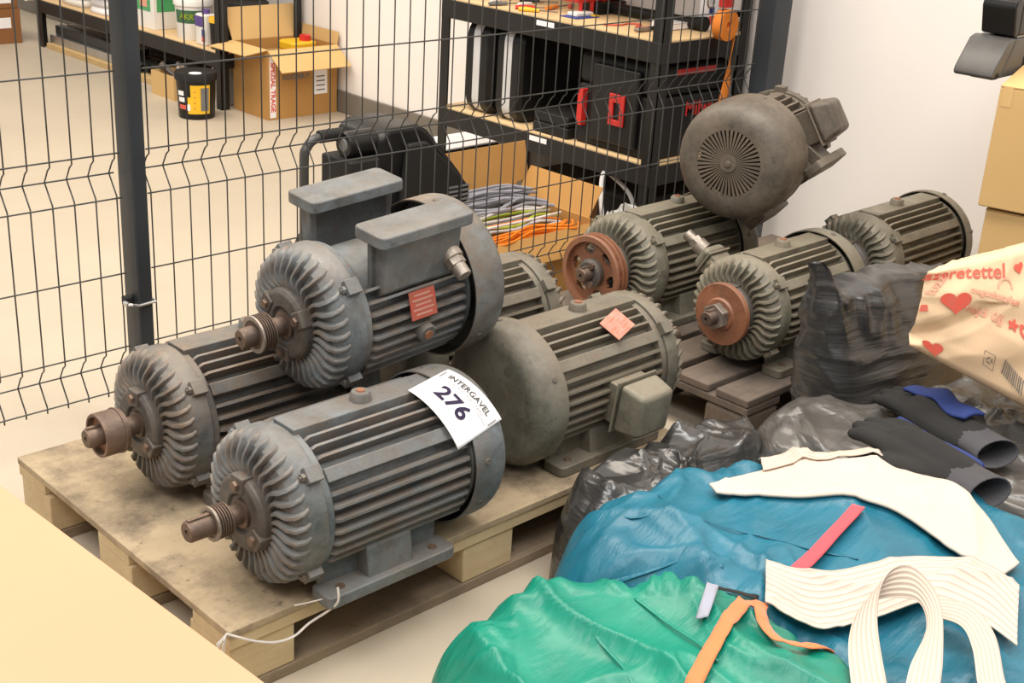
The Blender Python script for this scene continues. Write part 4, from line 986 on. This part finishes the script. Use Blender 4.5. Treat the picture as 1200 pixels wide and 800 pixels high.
# things under the rack
t = thing('router_box', 'white box with a dark navy printed front on the floor past the rack end', 'box', (3.67, 4.10, 0)); part('box_body', MB().box2((-.17, -.10, 0), (.17, .10, .115)), M['paper'], t, .003); part('navy_front', MB().box2((-.165, -.102, .01), (.165, -.10, .108)), M['navy'], t); q = MB(); add_text(q, 'TP-Link', .055, Matrix.Translation((-.01, -.1026, .055)) @ Matrix.Rotation(PI / 2, 4, 'X'), .001); part('box_lettering', q, M['paper'], t)
t = thing('storage_crate', 'dark storage crate in the shade under the low rack board', 'crate', (3.66, 3.15, 0)); part('crate_body', MB().box2((-.18, -.25, 0), (.18, .25, .16)), M['black'], t, .008); part('crate_rim', MB().box2((-.19, -.26, .16), (.19, .26, .178)), M['blackm'], t, .004)
t = thing('package', 'small brown crumpled package under the rack beside the cable box', 'package', (3.36, 3.06, 0), (0, 0, .5)); part('package_body', MB().box2((-.06, -.05, 0), (.06, .05, .17)), M['carddk'], t, .01); part('package_flap', MB().box2((-.06, -.05, .17), (.0, .05, .176)), M['card'], t)
b = MB(); b.tube(spline([(3.16, 2.78, .20), (3.28, 2.90, .24), (3.40, 3.0, .265), (3.43, 2.98, .25), (3.45, 2.90, .18), (3.46, 2.86, .0)], 6, False), .008, 8); tag(part('white_hose', b, M['whitecable']), 'bent white hose leaning up from the cable box to the rack', 'hose')
t = thing('clear_bag', 'crumpled clear plastic wrapping on the floor behind the spoked pulley motor', 'plastic wrap', (3.28, 2.80, 0))
HW = Heap([(-.12, -.06), (0, -.09), (.12, -.05), (.13, .05), (0, .08), (-.12, .06)], lambda x, y: .17, .09, 0, .03, 14, 30, 31); HW.build('wrap', M['glasslike'], 80, 24, t)
# cable box
t = thing('cable_box', 'open cardboard box full of grey and orange cables behind the fence', 'cardboard box', (2.79, 2.925, 0))
for nm, a, bb in (('box_wall', (-.30, -.20, 0), (.30, -.195, .21)), ('box_wall', (-.30, .195, 0), (.30, .20, .25)), ('box_wall', (-.30, -.195, 0), (-.295, .195, .21)), ('box_wall', (.295, -.195, 0), (.30, .195, .21)), ('box_bottom', (-.295, -.195, 0), (.295, .195, .004))): part(nm, MB().box2(a, bb), M['card'], t, .001)
part('flap', MB().box((.03, .215, .315), (.66, .004, .135), Matrix.Rotation(rad(-12), 3, 'X')), M['card'], t, .001)
part('flap', MB().box((.33, .02, .255), (.11, .34, .004), Matrix.Rotation(rad(-58), 3, 'Y')), M['card'], t, .001)
part('flap', MB().box((0, -.225, .175), (.58, .004, .09), Matrix.Rotation(rad(-38), 3, 'X')), M['card'], t, .001)
random.seed(11)
kinds = [('orcable', 22, 'orange'), ('greycable', 22, 'grey'), ('whitecable', 9, 'white'), ('ygreen', 3, 'yellow-green')]
for mk, n, cn in kinds:
    for k in range(n):
        lv = {'orcable': -.12, 'greycable': .06, 'whitecable': -.02, 'ygreen': -.01}[mk] + random.uniform(-.07, .09); zz = .15 + random.uniform(0, .06) + (.03 if mk != 'orcable' else 0) + max(0, lv) * .25
        lv = max(-.175, min(.175, lv)); am = random.uniform(-.03, .03)
        pts = [(-.27, lv + am, zz - .02), (-.12, lv - am, zz), (.05, lv + am * .6, zz + random.uniform(-.01, .01)), (.18, lv - am, zz), (.27, lv * .8 + random.uniform(-.03, .03), zz - .015)]
        tag(part('cable', MB().tube(spline(pts, 5, False), .0045 if mk != 'greycable' else .0055, 6), M[mk], loc=(2.79, 2.925, 0)), {'orange': 'orange cable in the front bundle of the cardboard cable box', 'grey': 'grey cable in the rear bundle of the cardboard cable box', 'white': 'white cable among the bundles in the cardboard cable box', 'yellow-green': 'yellow-green earth wire across the cardboard cable box'}[cn], 'cable', cn + ' cables in the cardboard box')

# ------------------------------------------------------------------ compressor behind the fence
t = thing('air_compressor', 'black portable air compressor with a tubular handle behind the stacked motor', 'compressor', (2.345, 2.97, 0))
def C(x, y, z): return (x - 2.42, y - 2.97, z)
tk = MB().rev([(-.25, .02), (-.248, .07), (-.235, .105), (-.20, .12), (.20, .12), (.235, .105), (.248, .07), (.25, .02)], 32, o=(.02, 0, .18)); part('tank', tk, M['black'], t)
for x in (-.15, .19): part('stand_foot', MB().box2((x - .02, -.10, 0), (x + .02, .10, .075)), M['blackm'], t, .006)
part('mount_plate', MB().box2((-.16, -.09, .295), (.26, .09, .31)), M['blackm'], t, .003)
P = [(-.06, .31), (.285, .31), (.285, .375), (.255, .415), (.125, .555), (.09, .575), (-.02, .575), (-.06, .55)]
part('motor_cover', MB().prism(P, -.10, .11, 'y'), M['black'], t, .018, 3)
part('side_cover', MB().prism([(.0, .32), (.27, .32), (.275, .37), (.24, .405), (.10, .53), (.03, .53)], -.125, -.10, 'y'), M['blackm'], t, .01)
for k in range(4):
    for dx in (0, .045): part('vent_slot', MB().box((.205 + dx, -.1262, .335 + k * .014), (.036, .003, .006)), M['grey'], t)
part('cover_knob', MB().rev([(0, .03), (.022, .03), (.032, .022), (.034, .001)], 24, 'z'), M['black'], t, loc=(.20, -.03, .455), rot=(0, rad(47), 0))
part('pump_head', MB().box2((-.17, -.11, .33), (-.06, .03, .50)), M['blackm'], t, .008)
part('air_filter', MB().rev([(-.05, .001), (-.05, .034), (-.045, .038), (.05, .038), (.055, .034)], 28, 'x', o=(-.10, -.05, .535)), M['black'], t)
part('filter_cap', MB().rev([(-.053, .001), (-.053, .016), (-.05, .02)], 16, 'x', o=(-.10, -.05, .535)), M['grey'], t)
hp = [(-.27, -.03, .12), (-.27, -.03, .30), (-.27, -.03, .50), (-.262, -.03, .535), (-.24, -.03, .556), (-.205, -.03, .562), (-.15, -.03, .566)]
part('handle', MB().tube(spline(hp, 4, False), .0135, 12), M['fence'], t)
g = MB()
for k in range(7): g.rev([(-.006, .016), (-.003, .0185), (.003, .0185), (.006, .016)], 14, 'x', o=(-.215 + k * .012, -.03, .563))
part('handle_grip', g, M['blackm'], t)
part('regulator', MB().rev([(.36, .022), (.40, .03), (.42, .024), (.45, .026), (.47, .018), (.48, .008), (.485, .001)], 16, 'z', o=(-.14, -.16, 0)), M['glasslike'], t)
part('pressure_gauge', MB().rev([(.435, .02), (.44, .022), (.47, .022), (.472, .018)], 20, 'z', o=(-.195, -.17, 0)), M['black'], t)
part('red_valve', MB().tube([(-.245, -.17, .425), (-.16, -.165, .43)], .008, 10), M['red'], t); part('brass_pipe', MB().tube([(-.215, -.17, .41), (-.14, -.16, .41), (-.10, -.13, .38)], .008, 8), M['steel'], t)

# ------------------------------------------------------------------ open carton by the wall
t = thing('cardboard_box', 'open brown cardboard box with flaps out and a yellow canister inside, by the far wall', 'cardboard box', (3.675, 5.36, 0))
sx, sy, hh = .20, .15, .33
for a, b in (((-sx, -sy, 0), (sx, -sy + .005, hh)), ((-sx, sy - .005, 0), (sx, sy, hh)), ((-sx, -sy + .005, 0), (-sx + .005, sy - .005, hh)), ((sx - .005, -sy + .005, 0), (sx, sy - .005, hh)), ((-sx + .005, -sy + .005, 0), (sx - .005, sy - .005, .005))): part('box_wall', MB().box2(a, b), M['card'], t, .001)
def flap(p0, p1, out, L, mat='cardl'):
    p0, p1, out = Vector(p0), Vector(p1), Vector(out).normalized() * L; n = (p1 - p0).cross(out).normalized() * .004
    b = MB(); b.add([p0, p1, p1 + out, p0 + out, p0 + n, p1 + n, p1 + out + n, p0 + out + n], [(0, 1, 2, 3), (7, 6, 5, 4), (0, 4, 5, 1), (1, 5, 6, 2), (2, 6, 7, 3), (3, 7, 4, 0)]); part('flap', b, M[mat], t)
flap((-sx, -sy, hh), (sx, -sy, hh), (.03, -.8, -.62), .14); flap((-sx, sy, hh), (sx, sy, hh), (-.08, .35, .9), .16); flap((-sx, -sy, hh), (-sx, sy, hh), (-.9, 0, -.12), .13); flap((sx, sy, hh), (sx, -sy, hh), (.2, 0, 1), .06)
part('shipping_label', MB().box2((.06, -sy - .0012, .10), (.14, -sy, .25)), M['paper'], t); q = MB()
for k in range(4): q.box((.10, -sy - .0016, .12 + k * .022), (.05, .0008, .006))
part('label_print', q, M['inkgrey'], t)
part('warning_tape', MB().box2((-.192, -sy - .0012, .01), (-.158, -sy, .31)), M['paper'], t)
q = MB(); add_text(q, 'SPEZIAL TRAGE', .034, Matrix.Translation((-.175, -sy - .0018, .155)) @ Matrix.Rotation(PI / 2, 4, 'X') @ Matrix.Rotation(-PI / 2, 4, 'Z'), .0012); part('tape_lettering', q, M['redink'], t)
q = MB(); add_text(q, 'KOCHER P.', .032, Matrix.Translation((-.04, -sy - .001, .195)) @ Matrix.Rotation(PI / 2, 4, 'X'), .0012); part('box_lettering', q, M['inkgrey'], t)
t = thing('canister', 'yellow plastic canister with a red cap standing in the open cardboard box', 'canister', (3.755, 5.37, .005)); part('canister_body', MB().prism(rounded(.17, .16, .03), 0, .285), M['yellow'], t, .015); part('canister_shoulder', MB().prism(rounded(.15, .14, .03), .285, .33), M['yellow'], t, .012); part('cap', MB().rev([(.33, .028), (.355, .028), (.358, .02), (.358, .001)], 18, 'z', o=(.03, -.02, 0)), M['red'], t)

def tub(label, x, y, z, r, hgt, body, lidm, band=None, lip=True, cat='tub', name='tub', extra=None):
    t = thing(name, label, cat, (x, y, z), group='tubs and buckets by the far rack'); part('body', MB().rev([(0, r * .88), (.004, r * .9), (hgt * .92, r)], 36, 'z'), M[body], t); part('lid', MB().rev([(hgt * .84, r * 1.0), (hgt * .84, r * 1.06), (hgt * .97, r * 1.06), (hgt, r * 1.02), (hgt * .98, r * .94), (hgt * .98, .001)], 36, 'z'), M[lidm], t)
    if band:
        bm_, z0, z1, a0, a1 = band; b = MB(); b.grid(20, 2, lambda i, j: ((r * (.9 + .1 * (z1 if j else z0)) * 1.004 + .0008) * math.cos(rad(a0 + (a1 - a0) * i / 19)), (r * (.9 + .1 * (z1 if j else z0)) * 1.004 + .0008) * math.sin(rad(a0 + (a1 - a0) * i / 19)), hgt * (z1 if j else z0))); part('label_band', b, M[bm_], t)
    if extra:
        for bm_, z0, z1, a0, a1 in extra:
            b = MB(); b.grid(8, 2, lambda i, j: ((r * (.9 + .1 * (z1 if j else z0)) * 1.004 + .0018) * math.cos(rad(a0 + (a1 - a0) * i / 7)), (r * (.9 + .1 * (z1 if j else z0)) * 1.004 + .0018) * math.sin(rad(a0 + (a1 - a0) * i / 7)), hgt * (z1 if j else z0))); part('label_print', b, M[bm_], t)
    return t
tub('black bucket with a yellow label standing on the floor under the far rack', 3.235, 5.455, 0, .093, .215, 'black', 'blackm', ('yellow', .13, .76, -148, -78), cat='bucket', name='bucket', extra=[('grey', .2, .7, -108, -82), ('paper', .52, .62, 176, 200), ('paper', .38, .48, 178, 202), ('redink', .22, .32, 180, 206), ('paper', .2, .34, 207, 220), ('redink', .24, .27, -128, -124), ('redink', .36, .39, -128, -124), ('redink', .48, .51, -128, -124), ('redink', .6, .63, -128, -124), ('black', .5, .77, -150, -138)])
part('lid_sticker', MB().rev([(.2115, .001), (.2115, .03), (.212, .03), (.212, .001)], 16, 'z'), M['paper'], bpy.data.objects['bucket'], loc=(-.02, -.03, 0))
tw = tub('white tub with a dark green label on the far rack board', 3.52, 5.93, .275, .095, .20, 'white', 'white', ('dkgreen', .42, .74, 170, 290)); q = MB(); add_text(q, 'AKRYL', .04, None, .001, .0002, lambda p: Vector(((.0945) * math.cos(rad(228) + p.x / .094), .0945 * math.sin(rad(228) + p.x / .094), .116 + p.y))); part('label_lettering', q, M['ygreen'], tw)
tub('black bucket with a yellow band on the far rack board behind the open flaps', 3.66, 5.68, .275, .11, .21, 'black', 'blackm', ('yellow', .1, .42, 215, 275), cat='bucket', name='bucket')
tub('white bucket with a teal band at the rear of the far rack board', 3.79, 5.92, .275, .10, .22, 'white', 'white', ('teal', .12, .3, 180, 290), cat='bucket', name='bucket')
tub('small black can with a yellow stripe beside the rack upright', 3.47, 5.62, .275, .045, .15, 'black', 'yellow', None, cat='can', name='can')
t = thing('canister', 'white canister with a purple and red label beside the green-labelled tub', 'canister', (3.475, 5.745, .275)); part('canister_body', MB().prism(rounded(.075, .095, .02), 0, .15), M['white'], t, .008); part('label_patch', MB().box2((-.0388, -.04, .09), (-.0375, .04, .14)), M['purple'], t); part('label_patch', MB().box2((-.0388, -.046, .02), (-.0375, -.02, .045)), M['redink'], t); part('label_patch', MB().box2((-.0388, -.046, .046), (-.0375, -.02, .08)), M['bluep'], t); part('cap', MB().rev([(.15, .02), (.17, .02), (.172, .001)], 14, 'z'), M['purple'], t)
t = thing('carton_pack', 'green and white printed carton on the far rack board', 'carton', (3.55, 6.30, .275)); part('carton_body', MB().box2((-.10, -.09, 0), (.10, .09, .24)), M['white'], t, .003); part('green_panel', MB().box2((-.1015, -.06, .09), (-.10, .085, .238)), M['green'], t); part('green_panel', MB().box2((-.08, -.0915, .09), (.09, -.09, .238)), M['green'], t); part('carton_picture', MB().box2((-.103, -.03, .11), (-.1016, .04, .16)), M['redfade'], t)
t = thing('carton_pack', 'narrow white carton beside the green carton on the far rack', 'carton', (3.49, 6.47, .275)); part('carton_body', MB().box2((-.05, -.05, 0), (.08, .05, .26)), M['paper'], t, .003); part('carton_stripe', MB().box2((-.0515, -.045, .15), (-.05, .045, .2)), M['ygreen'], t)
random.seed(5)
for k in range(5):
    HB = Heap([(-.13, -.10), (0, -.12), (.13, -.09), (.14, .08), (0, .11), (-.13, .09)], lambda x, y: .038, .05, 0, .006, 16, 30, 40 + k)
    o = HB.build('folded_bag', M['paper'], 48, 14); o.location = (3.57 + random.uniform(-.03, .03), 6.80 + random.uniform(-.03, .03), .277 + k * .042); tag(o, 'white folded plastic sack in the stack on the far rack board', 'sack', 'stack of white sacks on the far rack')
for k in range(3):
    HB = Heap([(-.12, -.12), (0, -.14), (.12, -.11), (.13, .10), (0, .13), (-.12, .11)], lambda x, y: .05, .05, 0, .006, 16, 30, 60 + k)
    o = HB.build('folded_bag', M['white'], 48, 14); o.location = (3.58, 7.15, .277 + k * .054); tag(o, 'pale folded sack left of the white stack on the far rack board', 'sack', 'pale sacks on the far rack')
t = thing('tape_roll', 'pale tape roll hung on the far upright of the rack', 'tape roll', (3.372, 7.50, .25)); part('tape', MB().rev([(-.02, .03), (-.02, .065), (.02, .065), (.02, .03), (-.02, .03)], 28, 'x', False, False, o=(0, 0, .07)), M['white'], t); part('core', MB().rev([(-.021, .026), (-.021, .031), (.021, .031), (.021, .026), (-.021, .026)], 24, 'x', False, False, o=(0, 0, .07)), M['cardl'], t)
# steel lengths under the far rack
for k, (x, z, w, y0, y1, m) in enumerate(((3.44, .0, .07, 6.05, 7.38, 'edge'), (3.53, .0, .07, 6.1, 7.38, 'board'), (3.62, .0, .08, 6.2, 7.38, 'board'))):
    tag(part('plank', MB().box2((x - w / 2, y0, z), (x + w / 2, y1, z + .03)), M[m], bevel=.002), ('pale plank nearest the aisle', 'brown plank in the middle', 'brown plank nearest the wall')[k] + ' on the floor under the far rack', 'plank', 'planks under the far rack')
for k, (x, z, y0, m) in enumerate(((3.455, .03, 6.35, 'silver'), (3.52, .03, 6.25, 'fence'), (3.585, .03, 6.4, 'rustdk'), (3.65, .03, 6.3, 'fence'), (3.49, .08, 6.45, 'fence'), (3.56, .08, 6.5, 'steel'))):
    b = MB(); s = .024; n = 4
    b.box2((x - s, y0, z), (x + s, 7.38, z + .003)); b.box2((x - s, y0, z + .045), (x + s, 7.38, z + .048)); b.box2((x - s, y0, z + .003), (x - s + .003, 7.38, z + .045)); b.box2((x + s - .003, y0, z + .003), (x + s, 7.38, z + .045))
    tag(part('steel_profile', b, M[m]), ['bright steel box profile at the aisle side', 'dark box profile second from the aisle', 'brown rusty box profile in the lower layer', 'dark box profile nearest the wall', 'dark box profile in the upper layer', 'grey steel box profile in the upper layer'][k] + ' under the far rack', 'steel profile', 'steel profiles under the far rack')
t = thing('cardboard_box', 'small low cardboard box of scrap under the far rack beside the black bucket', 'cardboard box', (3.40, 5.90, 0))
for a, b in (((-.09, -.11, 0), (.09, -.105, .12)), ((-.09, .105, 0), (.09, .11, .12)), ((-.09, -.105, 0), (-.085, .105, .12)), ((.085, -.105, 0), (.09, .105, .12)), ((-.085, -.105, 0), (.085, .105, .004))): part('box_wall', MB().box2(a, b), M['cardl'], t)
for k, (x, y, m, c) in enumerate(((3.37, 5.86, 'rustdk', 'brown'), (3.42, 5.92, 'steel', 'steel'), (3.38, 5.96, 'capdark', 'black'), (3.44, 5.85, 'silver', 'silver'))):
    b = MB(); a = k * 1.1; b.tube([(x - .05 * math.cos(a), y - .05 * math.sin(a), .06 + .01 * k), (x + .04 * math.cos(a), y + .04 * math.sin(a), .15)], .016, 8); tag(part('pipe_offcut', b, M[m]), c + ' pipe offcut sticking out of the small scrap box', 'pipe', 'offcuts in the scrap box')
t = thing('panel_board', 'white panel leaning under the far rack behind the black bucket', 'panel', (3.62, 5.60, 0)); part('sheet', MB().box((0, 0, .095), (.40, .012, .19), Matrix.Rotation(rad(-6), 3, 'X')), M['white'], t, .002); part('edge_strip', MB().box((0, -.006, .003), (.40, .006, .006)), M['grey'], t)
# cartons at the far left
t = thing('cardboard_box', 'dark brown carton with a white label on the floor at the far left', 'cardboard box', (3.16, 7.80, 0)); part('box_body', MB().box2((-.22, -.20, 0), (.20, .2, .20)), M['carddk'], t, .004); part('label', MB().box2((.06, -.2015, .09), (.14, -.20, .15)), M['paper'], t); part('packing_tape', MB().box2((-.22, -.02, .2), (.20, .02, .2008)), M['cardl'], t)
t = thing('cardboard_box', 'brown carton with a large pale sheet on it, upper one at the far left', 'cardboard box', (3.15, 7.80, .202)); part('box_body', MB().box2((-.21, -.20, 0), (.20, .19, .2)), M['carddk'], t, .004); part('sheet', MB().box2((-.20, -.2015, .03), (.16, -.20, .19)), M['paper'], t); part('sheet_print', MB().box2((-.05, -.2022, .07), (.0, -.2015, .12)), M['inkgrey'], t)
